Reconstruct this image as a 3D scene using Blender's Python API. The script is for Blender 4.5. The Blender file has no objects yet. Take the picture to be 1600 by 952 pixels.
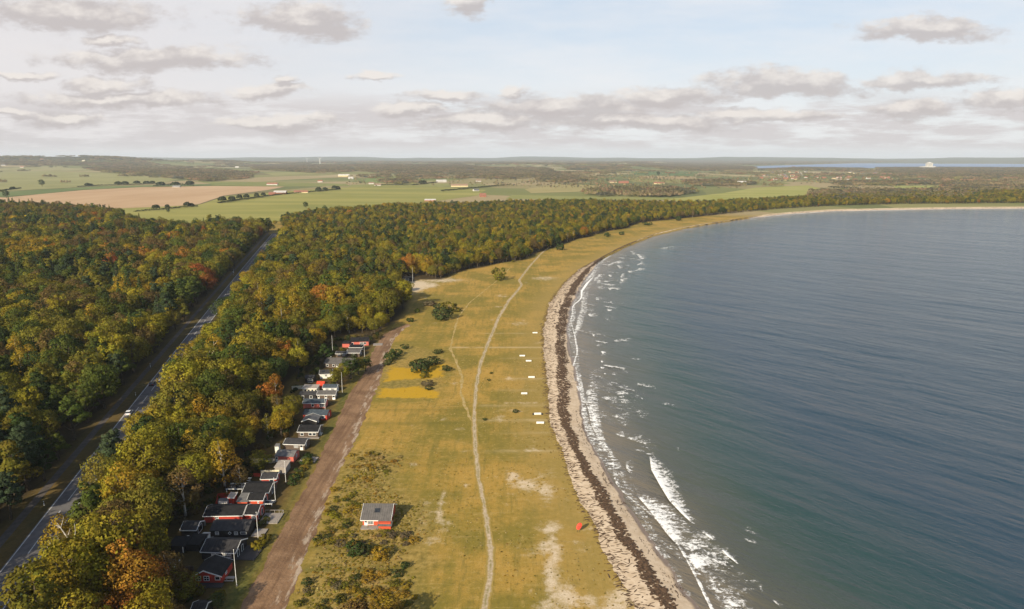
import bpy, bmesh, math, random
import numpy as np
from mathutils import Vector, Matrix
random.seed(7); np.random.seed(7)
RNG = np.random.default_rng(7)
scene = bpy.context.scene
COL = scene.collection

# ------------------------------------------------------------------ survey
F = 1066.7; HZ = 247.0; PITCH = math.atan((476 - HZ) / F)
LAND = 1.5; CAMZ = 101.5
def ray(u, v):
    xc = (u - 800) / F; yc = (476 - v) / F
    return xc, math.cos(PITCH) + yc * math.sin(PITCH), -math.sin(PITCH) + yc * math.cos(PITCH)
def un(u, v, z=LAND):
    x, y, d = ray(u, v); t = (z - CAMZ) / d
    return (x * t, y * t)
def sstep(a, b, x):
    t = np.clip((x - a) / (b - a), 0, 1); return t * t * (3 - 2 * t)
def hills(x, y):
    x = np.asarray(x, float); y = np.asarray(y, float)
    d = np.hypot(x, y)
    az = np.arctan2(x, np.maximum(y, 1))
    n = 0.5 * np.sin(x / 820 + 1.3) * np.cos(y / 1300 + .4) + 0.3 * np.sin(x / 390 + y / 610) + .2 * np.sin(y / 450 - x / 700 + 2)
    calm = 1 - sstep(.17, .27, az) * (1 - sstep(14500, 17000, d))
    h = sstep(2300, 8000, d) * (20 + 16 * n) * calm
    ridge = 118 + 22 * np.sin(az * 21 + .7) + 10 * np.sin(az * 47) + 6 * np.sin(az * 90 + 1) - 14 * sstep(.2, .5, az)
    h = h + sstep(16500, 21000, d) * np.maximum(ridge - 30, 0)
    # long wooded hill at the left
    h = h + 88 * np.exp(-((az + .66) / .115) ** 2 - ((d - 9300) / 1500) ** 2)
    h = h + 58 * np.exp(-((az + .52) / .075) ** 2 - ((d - 9000) / 1200) ** 2)
    h = h + 42 * np.exp(-((az + .40) / .05) ** 2 - ((d - 9500) / 1100) ** 2)
    return h
RAYT = np.geomspace(90, 24000, 2200)
def gz(x, y): return LAND + float(hills(x, y))
def unh(u, v):
    """ground point seen along a survey bearing, over the hills too"""
    dx, dy, dz = ray(u, v)
    t = RAYT; dlt = CAMZ + dz * t - (LAND + hills(dx * t, dy * t))
    k = int(np.argmax(dlt < 0))
    if dlt[k] >= 0: m = 24000.0
    else: m = t[k - 1] + (t[k] - t[k - 1]) * dlt[k - 1] / (dlt[k - 1] - dlt[k])
    return dx * m, dy * m, gz(dx * m, dy * m)
def densify(pts, step):
    P = np.array(pts, float); out = []
    for a, b in zip(P[:-1], P[1:]):
        n = max(1, int(np.hypot(*(b - a)) / step))
        for k in range(n): out.append(a + (b - a) * k / n)
    out.append(P[-1]); return np.array(out)
def smooth_line(P, n=4):
    P = P.copy()
    for _ in range(n):
        P[1:-1] = .25 * P[:-2] + .5 * P[1:-1] + .25 * P[2:]
    return P
def line(px, step=2.0, sm=6): return smooth_line(densify([un(*p) for p in px], step), sm)
def inside(X, Y, poly):
    c = np.zeros(np.shape(X), bool); n = len(poly); j = n - 1
    for i in range(n):
        xi, yi = poly[i]; xj, yj = poly[j]
        if yi != yj:
            c ^= ((yi > Y) != (yj > Y)) & (X < (xj - xi) * (Y - yi) / (yj - yi) + xi)
        j = i
    return c
def dist_line(X, Y, L):
    """distance to a polyline (numpy, chunked)"""
    X = np.asarray(X, float).ravel(); Y = np.asarray(Y, float).ravel()
    best = np.full(X.shape, 1e9)
    for (ax, ay), (bx, by) in zip(L[:-1], L[1:]):
        vx, vy = bx - ax, by - ay; q = vx * vx + vy * vy
        if q < 1e-9: continue
        t = np.clip(((X - ax) * vx + (Y - ay) * vy) / q, 0, 1)
        best = np.minimum(best, (X - ax - t * vx) ** 2 + (Y - ay - t * vy) ** 2)
    return np.sqrt(best)

# ------------------------------------------------------------------ object helpers
def tag(o, label=None, cat=None, group=None, kind=None):
    if label: o['label'] = label
    if cat: o['category'] = cat
    if group: o['group'] = group
    if kind: o['kind'] = kind
    return o
def link(o, parent=None):
    COL.objects.link(o)
    if parent is not None: o.parent = parent
    return o
def empty(name, loc=(0, 0, 0), rz=0, label=None, cat=None, group=None):
    o = bpy.data.objects.new(name, None); o.location = loc; o.rotation_euler = (0, 0, rz)
    o.empty_display_size = .5
    link(o); return tag(o, label, cat, group)
def mesh_np(name, verts, faces, mats=(), midx=None, smooth=False):
    me = bpy.data.meshes.new(name)
    V = np.asarray(verts, np.float32)
    if isinstance(faces, np.ndarray):
        nf, k = faces.shape
        me.vertices.add(len(V)); me.vertices.foreach_set('co', V.ravel())
        me.loops.add(nf * k); me.loops.foreach_set('vertex_index', faces.ravel().astype(np.int32))
        me.polygons.add(nf); me.polygons.foreach_set('loop_start', np.arange(0, nf * k, k, dtype=np.int32))
        me.polygons.foreach_set('loop_total', np.full(nf, k, np.int32))
    else:
        me.from_pydata([tuple(map(float, v)) for v in V], [], faces)
    for m in mats: me.materials.append(m)
    if midx is not None: me.polygons.foreach_set('material_index', np.asarray(midx, np.int32))
    if smooth: me.polygons.foreach_set('use_smooth', np.ones(len(me.polygons), bool))
    me.update(calc_edges=True); me.validate()
    return me
def attr(me, name, vals, dom='POINT', typ='FLOAT'):
    a = me.attributes.new(name, typ, dom)
    key = {'FLOAT': 'value', 'INT': 'value', 'FLOAT_VECTOR': 'vector', 'FLOAT_COLOR': 'color'}[typ]
    a.data.foreach_set(key, np.asarray(vals).ravel())
class MB:
    """collects boxes, prisms and tubes, built as ONE mesh object"""
    def __init__(s): s.v = []; s.f = []; s.m = []
    def poly(s, pts, faces, mi=0):
        b = len(s.v); s.v += [tuple(p) for p in pts]; s.f += [tuple(i + b for i in f) for f in faces]; s.m += [mi] * len(faces); return s
    def box(s, x0, x1, y0, y1, z0, z1, mi=0):
        return s.poly([(x0, y0, z0), (x1, y0, z0), (x1, y1, z0), (x0, y1, z0), (x0, y0, z1), (x1, y0, z1), (x1, y1, z1), (x0, y1, z1)],
                      [(0, 3, 2, 1), (4, 5, 6, 7), (0, 1, 5, 4), (1, 2, 6, 5), (2, 3, 7, 6), (3, 0, 4, 7)], mi)
    def prism(s, a, b, mi=0):
        n = len(a)
        return s.poly(list(a) + list(b), [tuple(range(n))[::-1], tuple(range(n, 2 * n))] + [(i, (i + 1) % n, n + (i + 1) % n, n + i) for i in range(n)], mi)
    def tube(s, pts, rad, n=6, mi=0):
        pts = [Vector(p) for p in pts]; rings = []
        for i, p in enumerate(pts):
            d = (pts[min(i + 1, len(pts) - 1)] - pts[max(i - 1, 0)]).normalized()
            a = d.orthogonal().normalized() if abs(d.z) < .99 else Vector((1, 0, 0)); b = d.cross(a).normalized(); a = b.cross(d).normalized()
            r = rad[i] if hasattr(rad, '__len__') else rad
            rings.append([p + r * (math.cos(2 * math.pi * k / n) * a + math.sin(2 * math.pi * k / n) * b) for k in range(n)])
        vs = [q for r in rings for q in r]; fs = []
        for i in range(len(rings) - 1):
            for k in range(n):
                fs.append((i * n + k, i * n + (k + 1) % n, (i + 1) * n + (k + 1) % n, (i + 1) * n + k))
        fs += [tuple(range(n))[::-1], tuple(range((len(rings) - 1) * n, len(rings) * n))]
        return s.poly(vs, fs, mi)
    def mesh(s, name, mats):
        me = bpy.data.meshes.new(name); me.from_pydata(s.v, [], s.f)
        for m in (mats if isinstance(mats, (list, tuple)) else [mats]): me.materials.append(m)
        me.polygons.foreach_set('material_index', np.array(s.m, np.int32)); me.update()
        bm = bmesh.new(); bm.from_mesh(me); bmesh.ops.recalc_face_normals(bm, faces=bm.faces); bm.to_mesh(me); bm.free()
        return me
    def build(s, name, mats, parent=None):
        return link(bpy.data.objects.new(name, s.mesh(name, mats)), parent)

# ------------------------------------------------------------------ node helpers
class NT:
    def __init__(s, tree): s.t = tree; s.n = tree.nodes; s.l = tree.links
    def node(s, typ, **kw):
        n = s.n.new(typ)
        for k, v in kw.items(): setattr(n, k, v)
        return n
    def set(s, sock, v):
        if v is None: return
        if isinstance(v, bpy.types.NodeSocket): s.l.new(v, sock)
        else:
            if isinstance(v, (tuple, list)) and sock.type == 'RGBA' and len(v) == 3: v = (*v, 1)
            sock.default_value = v
    def math(s, op, a, b=None, c=None, clamp=False):
        n = s.node('ShaderNodeMath', operation=op, use_clamp=clamp); s.set(n.inputs[0], a); s.set(n.inputs[1], b); s.set(n.inputs[2], c); return n.outputs[0]
    def vmath(s, op, a, b=None):
        n = s.node('ShaderNodeVectorMath', operation=op); s.set(n.inputs[0], a); s.set(n.inputs[1], b)
        return n.outputs['Value'] if op in ('LENGTH', 'DOT_PRODUCT', 'DISTANCE') else n.outputs[0]
    def mix(s, f, a, b, blend='MIX'):
        n = s.node('ShaderNodeMix', data_type='RGBA', blend_type=blend); s.set(n.inputs[0], f); s.set(n.inputs[6], a); s.set(n.inputs[7], b); return n.outputs[2]
    def noise(s, vec, scale, detail=3, rough=.55, dist=0.0, out=0, dims='3D'):
        n = s.node('ShaderNodeTexNoise', noise_dimensions=dims); s.set(n.inputs['Vector'], vec); s.set(n.inputs['Scale'], scale); s.set(n.inputs['Detail'], detail); s.set(n.inputs['Roughness'], rough); s.set(n.inputs['Distortion'], dist); return n.outputs[out]
    def ramp(s, f, a, b, smooth=True):
        n = s.node('ShaderNodeMapRange', interpolation_type='SMOOTHSTEP' if smooth else 'LINEAR'); s.set(n.inputs[0], f); s.set(n.inputs[1], a); s.set(n.inputs[2], b); return n.outputs[0]
    def mapr(s, f, a, b, c, d):
        n = s.node('ShaderNodeMapRange'); s.set(n.inputs[0], f); s.set(n.inputs[1], a); s.set(n.inputs[2], b); s.set(n.inputs[3], c); s.set(n.inputs[4], d); return n.outputs[0]
    def attr(s, name, typ='GEOMETRY', out='Fac'):
        n = s.node('ShaderNodeAttribute', attribute_type=typ, attribute_name=name); return n.outputs[out]
    def pos(s): return s.node('ShaderNodeNewGeometry').outputs['Position']
    def mapping(s, vec, scale=(1, 1, 1), rot=(0, 0, 0), loc=(0, 0, 0)):
        n = s.node('ShaderNodeMapping'); s.set(n.inputs[0], vec); n.inputs['Scale'].default_value = scale; n.inputs['Rotation'].default_value = rot; n.inputs['Location'].default_value = loc; return n.outputs[0]
    def bump(s, h, strength=.5, dist=.1):
        n = s.node('ShaderNodeBump'); s.set(n.inputs['Height'], h); n.inputs['Strength'].default_value = strength; n.inputs['Distance'].default_value = dist; return n.outputs[0]
def newmat(name):
    m = bpy.data.materials.new(name); m.use_nodes = True; m.node_tree.nodes.clear(); nt = NT(m.node_tree)
    out = nt.node('ShaderNodeOutputMaterial'); return m, nt, out
def principled(nt, out, col, rough=.8, spec=.3, normal=None, metal=0):
    b = nt.node('ShaderNodeBsdfPrincipled'); nt.set(b.inputs['Base Color'], col); nt.set(b.inputs['Roughness'], rough)
    nt.set(b.inputs['Specular IOR Level'], spec); nt.set(b.inputs['Metallic'], metal)
    if normal is not None: nt.l.new(normal, b.inputs['Normal'])
    nt.l.new(b.outputs[0], out.inputs[0]); return b
def mottled(name, c1, c2, scale=.6, rough=.85, spec=.25, bump=0, stretch=(1, 1, 1), detail=4, lo=.35, hi=.65):
    m, nt, out = newmat(name)
    v = nt.mapping(nt.pos(), stretch)
    n = nt.noise(v, scale, detail, .6)
    c = nt.mix(nt.ramp(n, lo, hi), c1, c2)
    principled(nt, out, c, rough, spec, nt.bump(n, .5, bump) if bump else None); return m

# ------------------------------------------------------------------ camera, sun, sky, air
cam = bpy.data.cameras.new('camera'); camo = link(bpy.data.objects.new('camera', cam))
cam.sensor_width = 36; cam.lens = 36 * F / 1600; cam.clip_start = 1; cam.clip_end = 60000
camo.location = (0, 0, CAMZ); camo.rotation_euler = (math.pi / 2 - PITCH, 0, 0)
scene.camera = camo
scene.render.resolution_x = 1024; scene.render.resolution_y = 609
scene.view_settings.view_transform = 'Standard'; scene.view_settings.look = 'None'
scene.view_settings.exposure = 0.50; scene.view_settings.gamma = 1; scene.view_settings.use_curve_mapping = False

SUN_EL = math.radians(28); SH = Vector((.5, .866, 0)).normalized()      # shadows fall along SH
sun = bpy.data.lights.new('sun', 'SUN'); sun.energy = 5.0; sun.angle = math.radians(.53); sun.color = (1, .88, .66)
suno = link(bpy.data.objects.new('sun', sun)); suno.location = (-200, -300, 300)
dirv = Vector((SH.x * math.cos(SUN_EL), SH.y * math.cos(SUN_EL), -math.sin(SUN_EL)))
suno.rotation_euler = dirv.to_track_quat('-Z', 'Y').to_euler()

world = bpy.data.worlds.new('World'); scene.world = world; world.use_nodes = True
wn = NT(world.node_tree); world.node_tree.nodes.clear()
wout = wn.node('ShaderNodeOutputWorld'); bg = wn.node('ShaderNodeBackground'); wn.l.new(bg.outputs[0], wout.inputs[0])
bg.inputs[1].default_value = .1
sky = wn.node('ShaderNodeTexSky', sky_type='NISHITA'); sky.sun_disc = False
sky.sun_elevation = SUN_EL; sky.sun_rotation = math.atan2(-SH.x, -SH.y); sky.air_density = 1.0; sky.dust_density = 1.0; sky.ozone_density = 1.0
D = wn.node('ShaderNodeTexCoord').outputs['Generated']
sep = wn.node('ShaderNodeSeparateXYZ'); wn.l.new(D, sep.inputs[0])
dx, dy, dz = sep.outputs
yy = wn.math('MAXIMUM', dy, .05)
A = wn.math('DIVIDE', dx, yy); E = wn.math('DIVIDE', dz, yy)
comb = wn.node('ShaderNodeCombineXYZ'); wn.l.new(A, comb.inputs[0]); wn.l.new(E, comb.inputs[1])
AE = comb.outputs[0]
warp = wn.noise(wn.mapping(AE, (1, 2.0, 1)), 9, 6, .62, 0, 1)
wsub = wn.vmath('SUBTRACT', warp, (.5, .5, .5))
wv = wn.vmath('MULTIPLY', wsub, (.125, .05, 0))
AEw = wn.vmath('ADD', AE, wv)
front = wn.math('GREATER_THAN', dy, .06)
CL = [(110, 20, 190, 30), (165, 60, 60, 11), (470, 32, 115, 30), (735, 6, 45, 20), (240, 90, 190, 21), (30, 122, 70, 9), (170, 132, 75, 17),
      (190, 155, 185, 15), (425, 141, 90, 13), (453, 123, 26, 11), (95, 186, 85, 14), (585, 117, 42, 8), (690, 152, 75, 12), (805, 143, 30, 10),
      (640, 173, 70, 11), (880, 170, 170, 24), (1040, 152, 120, 20), (1230, 133, 170, 25), (1440, 122, 130, 18), (1570, 153, 80, 20),
      (1450, 48, 125, 20), (1420, 172, 90, 18), (1180, 185, 160, 12), (20, 180, 55, 9), (760, 192, 130, 15), (430, 190, 120, 12), (1000, 190, 220, 15)]
def cloud_field(vec):
    acc = None
    for (u, v, ru, rv) in CL:
        x, y, z = ray(u, v); cx, cz = x / y, z / y
        d = wn.vmath('MULTIPLY', wn.vmath('SUBTRACT', vec, (cx, cz, 0)), (F / ru * 1.0, F / rv * .96, 0))
        m = wn.math('SUBTRACT', 1.0, wn.vmath('LENGTH', d))
        acc = m if acc is None else wn.math('MAXIMUM', acc, m)
    return acc
acc = cloud_field(AEw); acc_up = cloud_field(wn.vmath('ADD', AEw, (-.006, .0075, 0)))
fine = wn.noise(wn.mapping(AE, (1, 2.2, 1)), 26, 8, .68)
acc2 = wn.math('ADD', acc, wn.math('MULTIPLY', wn.math('SUBTRACT', fine, .5), 1.5))
mask = wn.math('MULTIPLY', wn.ramp(acc2, -.05, .50), front)
# a second look at the same clouds a little higher up: thin where the upper rim is
lit = wn.noise(wn.mapping(AE, (1, 2.0, 1), loc=(0, .012, 0)), 22, 4, .6)
# low bank of stratus along the horizon and a thin high veil
bankn = wn.noise(wn.mapping(AE, (1, 7, 1)), 6.5, 7, .66)
E0 = lambda v: ray(800, v)[2] / ray(800, v)[1]
bank = wn.math('MULTIPLY', wn.ramp(bankn, .38, .56), wn.math('MULTIPLY', wn.ramp(E, E0(246), E0(222)), wn.ramp(E, E0(132), E0(180))))
bank = wn.math('MULTIPLY', bank, front)
veiln = wn.noise(wn.mapping(AE, (1, 5, 1), rot=(0, 0, .12)), 2.6, 6, .62)
veil = wn.math('MULTIPLY', wn.ramp(veiln, .30, .72), front)
leftveil = wn.math('MULTIPLY', wn.ramp(A, .05, -.6), front)
SKYBLUE = (4.7, 5.25, 5.95); VEIL = (6.5, 6.35, 6.35); CLOUD = (3.95, 3.6, 3.55); CLOUDLIT = (6.3, 5.85, 5.45); BANK = (4.75, 4.45, 4.45)
base = wn.mix(.72, sky.outputs[0], SKYBLUE)
elev = wn.ramp(E, E0(10), E0(200))
base = wn.mix(wn.math('MULTIPLY', elev, .5), base, VEIL)
base = wn.mix(wn.math('MULTIPLY', veil, .55), base, VEIL)
base = wn.mix(wn.math('MULTIPLY', leftveil, .75), base, (5.9, 5.55, 5.5))
base = wn.mix(wn.math('MULTIPLY', bank, .95), base, BANK)
rim = wn.math('SUBTRACT', acc, acc_up)
ccol = wn.mix(wn.ramp(wn.math('ADD', wn.math('MULTIPLY', rim, 1.15), wn.math('MULTIPLY', wn.math('SUBTRACT', lit, .5), 2.0)), -.15, .75), CLOUD, CLOUDLIT)
skyc = wn.mix(wn.math('MULTIPLY', mask, .85), base, ccol)
high = wn.ramp(dz, .30, .75)      # the part of the sky above the photograph stays the plain clear sky
skyc = wn.mix(wn.math('MULTIPLY', high, .8), skyc, sky.outputs[0])
back = wn.mix(wn.ramp(dy, -.1, .12), sky.outputs[0], skyc)
wn.l.new(back, bg.inputs[0])

hm, hn, ho = newmat('air')
pv = hn.node('ShaderNodeVolumePrincipled'); pv.inputs['Color'].default_value = (.80, .89, 1, 1); pv.inputs['Density'].default_value = 4.0e-5
pv.inputs['Anisotropy'].default_value = 0.0
hn.l.new(pv.outputs[0], ho.inputs['Volume'])
hz = MB().box(-27000, 27000, -900, 26500, -6, 262).build('haze', hm); tag(hz, kind='stuff')
scene.cycles.volume_bounces = 0; scene.cycles.volume_step_rate = 50; scene.cycles.max_bounces = 5; scene.cycles.diffuse_bounces = 2; scene.cycles.glossy_bounces = 2
scene.cycles.transmission_bounces = 2; scene.cycles.transparent_max_bounces = 12
scene.cycles.use_denoising = True; scene.cycles.denoiser = 'OPENIMAGEDENOISE'; scene.cycles.denoising_input_passes = 'RGB_ALBEDO_NORMAL'; scene.cycles.denoising_prefilter = 'ACCURATE'
# ------------------------------------------------------------------ lines of the place
def dirline(px, **k): return line(px, **k)
ROAD_L = [(0, 883), (99, 764), (142, 702), (194, 657), (231, 607), (264, 562), (309, 505), (361, 439), (391, 401), (424, 368)]
rl = np.array([un(*p) for p in ROAD_L])
cf = np.polyfit(rl[:, 1], rl[:, 0], 2)
ry = np.arange(60, 930, 3.0)
road_left = np.stack([np.polyval(cf, ry), ry], 1)
def offset(L, d):
    T = np.gradient(L, axis=0); T /= np.linalg.norm(T, axis=1)[:, None]
    return L + np.stack([T[:, 1], -T[:, 0]], 1) * d        # d > 0: to the right of travel
road_c = offset(road_left, 3.9); road_right = offset(road_left, 7.8)
TR_L = [(330, 1040), (373, 950), (401, 906), (430, 849), (456, 800), (476, 763), (496, 723), (513, 686), (529, 652), (548, 613), (571, 578), (582, 551), (596, 525), (622, 511), (637, 506)]
TR_R = [(430, 1040), (448, 946), (480, 863), (497, 817), (523, 751), (554, 691), (566, 662), (582, 625), (596, 588), (605, 555), (617, 530), (631, 514), (643, 509)]
SHORE = [(1230, 1180), (1160, 1055), (1095, 952), (1070, 915), (1040, 870), (1010, 830), (985, 790), (965, 760), (945, 725), (925, 690), (913, 660), (908, 630), (903, 600), (897, 570), (889, 540), (886, 515), (891, 480), (905, 450), (918, 430), (935, 408), (960, 390), (990, 377), (1030, 362.5), (1080, 352), (1130, 345), (1180, 338.5), (1230, 333.5), (1300, 329), (1400, 327), (1500, 325.5), (1600, 325), (1760, 324), (2100, 322)]
GRASS = [(1080, 1180), (1030, 1055), (996, 952), (987, 927), (967, 907), (950, 864), (941, 841), (924, 806), (906, 780), (895, 749), (883, 711), (869, 680), (860, 652), (858, 630), (854, 590), (851, 554), (849, 517), (859, 476), (881, 444), (909, 419), (944, 400), (976, 384), (1017, 368), (1061, 357), (1108, 349.2), (1155, 342), (1200, 335), (1230, 331.9), (1300, 327.4), (1400, 325.2), (1500, 323.7), (1600, 323.2), (1760, 322.2), (2100, 320.2)]
shore = line(SHORE, 2.0, 8); gline = line(GRASS, 2.0, 8)
PATH = [(745, 1010), (757, 952), (765, 905), (768, 870), (762, 820), (752, 770), (745, 720), (741, 680), (741, 640), (745, 600), (750, 570), (765, 530), (780, 495), (795, 470), (808, 455), (815, 446), (811, 438), (826, 418), (846, 396), (868, 378)]
PATH2 = [(741, 668), (729, 640), (720, 615), (722, 590), (715, 570), (704, 545), (709, 520), (716, 495), (735, 472), (760, 452), (785, 432), (800, 415)]
pathl = line(PATH, 1.0, 14); path2 = line(PATH2, 1.0, 10)
trl = line(TR_L, 1.0, 12); trr = line(TR_R, 1.0, 12)
track_poly = list(map(tuple, trl)) + list(map(tuple, trr[::-1]))
track_c = np.array([(a + trr[np.argmin(np.hypot(*(trr - a).T))]) / 2 for a in trl])
W = lambda px: [un(*p) for p in px]
# woods (ground outlines)
road_edge_r = [tuple(p) for p in offset(road_left, 12.0)[::6]]
WOOD_MID = [tuple(p) for p in offset(road_left, np.interp(ry, [60, 200, 260, 930], [14.2, 14.4, 16.2, 16.2])[:, None])[::6] if p[1] > 95] + W([(440, 342), (480, 338), (560, 331), (620, 327), (700, 323), (800, 320), (900, 318), (1000, 320), (1060, 322), (1180, 316), (1250, 312), (1330, 308), (1420, 306), (1520, 303), (1640, 300), (1800, 298),
    (1800, 316), (1600, 317.5), (1500, 318.5), (1400, 319.5), (1300, 322), (1230, 326), (1160, 332), (1080, 340), (1042, 344), (998, 348), (979, 357), (944, 362), (916, 371.5), (902, 374), (882, 381), (849, 392), (815, 407), (782, 411), (755, 418), (728, 422), (708, 428), (690, 437), (660, 437), (628, 437), (628, 448), (640, 456), (634, 485), (618, 503), (588, 524), (548, 524), (512, 532), (492, 560), (470, 580), (448, 615), (448, 640), (432, 680), (415, 705), (372, 735), (340, 755), (318, 790), (280, 812), (258, 850), (240, 890), (262, 925), (300, 950), (330, 985)])
WOOD_LEFT = [tuple(p) for p in offset(road_left, -7.9)[::6] if p[1] > 95] + W([(424, 362), (345, 361), (300, 364), (230, 362), (190, 350), (170, 338), (100, 331), (0, 326), (-120, 322), (-420, 318)]) + [(-1100, 700), (-520, 200), (-240, 95)]
CLEARING = W([(620, 455), (640, 458), (690, 452), (702, 438), (660, 434), (625, 435)])

# ------------------------------------------------------------------ ground sheet
def axis(segs):
    out = [segs[0][0]]
    for a, b, s in segs:
        n = max(1, int(round((b - a) / s))); out += list(np.linspace(a, b, n + 1)[1:])
    return np.array(out)
def grow(a, b, s, g=1.13):
    out = []; x = a
    while x < b: s *= g; x += s; out.append(x)
    return out
xs = axis([(-1100, -380, 12), (-380, -80, 4), (-80, 110, 1.6), (110, 320, 4), (320, 1500, 12)])
xs = np.array([-q for q in grow(1100, 30000, 12)][::-1] + list(xs) + grow(1500, 30000, 12))
ys = axis([(40, 120, 8), (120, 480, 1.6), (480, 900, 3), (900, 1600, 6)])
ys = np.array([-900, -300, -60] + list(ys) + grow(1600, 30000, 6, 1.06))
GX, GY = np.meshgrid(xs, ys); nx, ny = len(xs), len(ys)
Xf, Yf = GX.ravel(), GY.ravel()
sea_poly = [tuple(p) for p in offset(gline, 2.3)[::3]] + [(6000, 1250), (6000, -2000), (60, -2000)]
in_sea = inside(Xf, Yf, sea_poly)
Zf = LAND + hills(Xf, Yf); Zf[in_sea] = -3.0
near = (np.abs(Xf) < 1400) & (Yf > 60) & (Yf < 1700)
def softmask(poly, soft):
    m = np.zeros(Xf.shape); idx = np.where(near)[0]
    ins = inside(Xf[idx], Yf[idx], poly); L = list(poly) + [poly[0]]
    d = dist_line(Xf[idx], Yf[idx], L)
    m[idx] = np.clip(.5 + np.where(ins, d, -d) / (2 * soft), 0, 1); return m
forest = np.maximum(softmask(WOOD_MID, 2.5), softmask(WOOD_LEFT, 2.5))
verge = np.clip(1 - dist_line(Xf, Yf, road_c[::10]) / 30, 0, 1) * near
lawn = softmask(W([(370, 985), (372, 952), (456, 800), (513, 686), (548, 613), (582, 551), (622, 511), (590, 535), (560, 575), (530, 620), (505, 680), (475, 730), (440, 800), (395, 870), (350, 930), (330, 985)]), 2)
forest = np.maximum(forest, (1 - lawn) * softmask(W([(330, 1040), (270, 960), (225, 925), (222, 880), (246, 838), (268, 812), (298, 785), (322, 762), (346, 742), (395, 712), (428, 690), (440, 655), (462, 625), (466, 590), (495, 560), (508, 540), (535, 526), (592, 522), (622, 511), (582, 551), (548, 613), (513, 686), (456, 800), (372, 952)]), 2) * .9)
rough = softmask(W([(452, 952), (470, 900), (500, 815), (520, 760), (548, 705), (600, 703), (632, 715), (615, 760), (650, 780), (680, 800), (672, 860), (690, 880), (655, 900), (660, 990), (440, 990)]), 2.5)
rough = np.maximum(rough, .8 * softmask(W([(600, 560), (616, 540), (640, 540), (690, 550), (690, 610), (590, 620)]), 2))
yellow = softmask(W([(610, 572), (650, 576), (672, 566), (694, 570), (692, 590), (600, 596)]), 3.5)
yellow = np.maximum(yellow, softmask(W([(594, 607), (655, 604), (688, 612), (686, 623), (588, 622)]), 3))
sandm = np.zeros(Xf.shape)
def blob(u, v, ru, rv, s):
    global sandm
    cx, cy = un(u, v); ax = abs(un(u + ru, v)[0] - cx); ay = abs(un(u, v - rv)[1] - cy)
    q = ((Xf - cx) / ax) ** 2 + ((Yf - cy) / ay) ** 2
    sandm = np.maximum(sandm, s * np.exp(-q * 1.1) * near)
for b in [(800, 745, 12, 10, .95), (820, 757, 28, 10, 1), (850, 762, 20, 12, .8), (855, 770, 14, 16, .8), (835, 760, 50, 25, .4), (860, 825, 20, 12, .9), (850, 855, 26, 12, .8), (866, 860, 12, 30, 1), (862, 900, 14, 40, 1), (880, 930, 30, 22, 1),
          (920, 940, 34, 12, .8), (975, 930, 30, 18, 1), (960, 950, 34, 16, 1), (855, 950, 20, 12, 1), (690, 790, 7, 30, .8), (695, 820, 9, 20, .6), (665, 800, 14, 30, .45), (680, 840, 20, 12, .6), (650, 447, 22, 10, 1.5), (670, 446, 18, 5, 1.1),
          (690, 438, 40, 4, .9), (800, 641, 25, 4, .55), (780, 655, 10, 8, .7), (850, 435, 26, 4, .7), (812, 506, 18, 3, .6), (795, 593, 8, 4, .8), (833, 705, 20, 3, .8), (833, 700, 5, 10, .5), (725, 760, 5, 4, .7), (726, 795, 6, 6, .5), (693, 655, 4, 3, .9),
          (820, 630, 40, 2.5, .6), (900, 850, 10, 3, .5), (770, 500, 10, 2, .5), (690, 420, 50, 3, .35), (920, 825, 12, 6, .5), (800, 740, 60, 5, .3), (795, 700, 14, 3, .3)]: blob(*b)
rgS = np.random.default_rng(23)
for _ in range(46): blob(rgS.uniform(640, 850), rgS.uniform(400, 900), rgS.uniform(3, 14), rgS.uniform(1.5, 5), rgS.uniform(.25, .6))
for _ in range(16): blob(rgS.uniform(770, 930), rgS.uniform(680, 930), rgS.uniform(5, 18), rgS.uniform(3, 9), rgS.uniform(.3, .6))
# old parcel lines run across the meadow to the sea
lines = np.zeros(Xf.shape); pale = np.zeros(Xf.shape)
for v, u0, u1, s in [(641, 590, 740, 1), (662, 560, 725, 1), (727, 620, 740, .7), (771, 600, 740, .6), (856, 470, 640, 1.2), (890, 470, 640, 1.6), (520, 640, 700, .6), (500, 640, 690, .6), (600, 590, 640, .5)]:
    y = un(800, v)[1]; x0 = un(u0, v)[0]; x1 = un(u1, v)[0]
    lines = np.maximum(lines, s * np.exp(-((Yf - y - .01 * (Xf - x0)) / 1.3) ** 2) * sstep(x0 - 2, x0 + 2, Xf) * (1 - sstep(x1 - 4, x1 + 4, Xf)) * near)
for v, u0, u1, s in [(543, 705, 856, 1), (592, 770, 860, .7), (521, 740, 850, .55), (657, 745, 860, .8), (634, 750, 858, .5), (705, 760, 870, .6), (560, 760, 850, .3), (676, 770, 860, .4), (610, 760, 850, .3)]:
    y = un(800, v)[1]; x0 = un(u0, v)[0]; x1 = un(u1, v)[0]
    pale = np.maximum(pale, s * np.exp(-((Yf - y) / 1.1) ** 2) * sstep(x0 - 2, x0 + 2, Xf) * (1 - sstep(x1 - 4, x1 + 4, Xf)) * near)
gl_d = np.full(Xf.shape, 400.0); idn = np.where(near & (Xf > -160) & (Xf < 460))[0]
gl_d[idn] = dist_line(Xf[idn], Yf[idn], gline[::4])
farm = np.clip((np.hypot(Xf, Yf) - 1250) / 80, 0, 1)
dd = np.hypot(Xf, Yf)
FIELD_ROT = .35
gm, g, go = newmat('meadow_and_farmland')
P = g.pos(); P2 = g.mapping(P, (1, 1, 0))
n_big = g.noise(P2, .012, 4, .6); n_mid = g.noise(P2, .06, 5, .62); n_fine = g.noise(P2, .55, 6, .7); n_tiny = g.noise(P2, 2.6, 3, .7)
stripe = g.noise(g.mapping(P2, (.30, .012, 1), (0, 0, .10)), 1.0, 3, .55)
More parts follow.
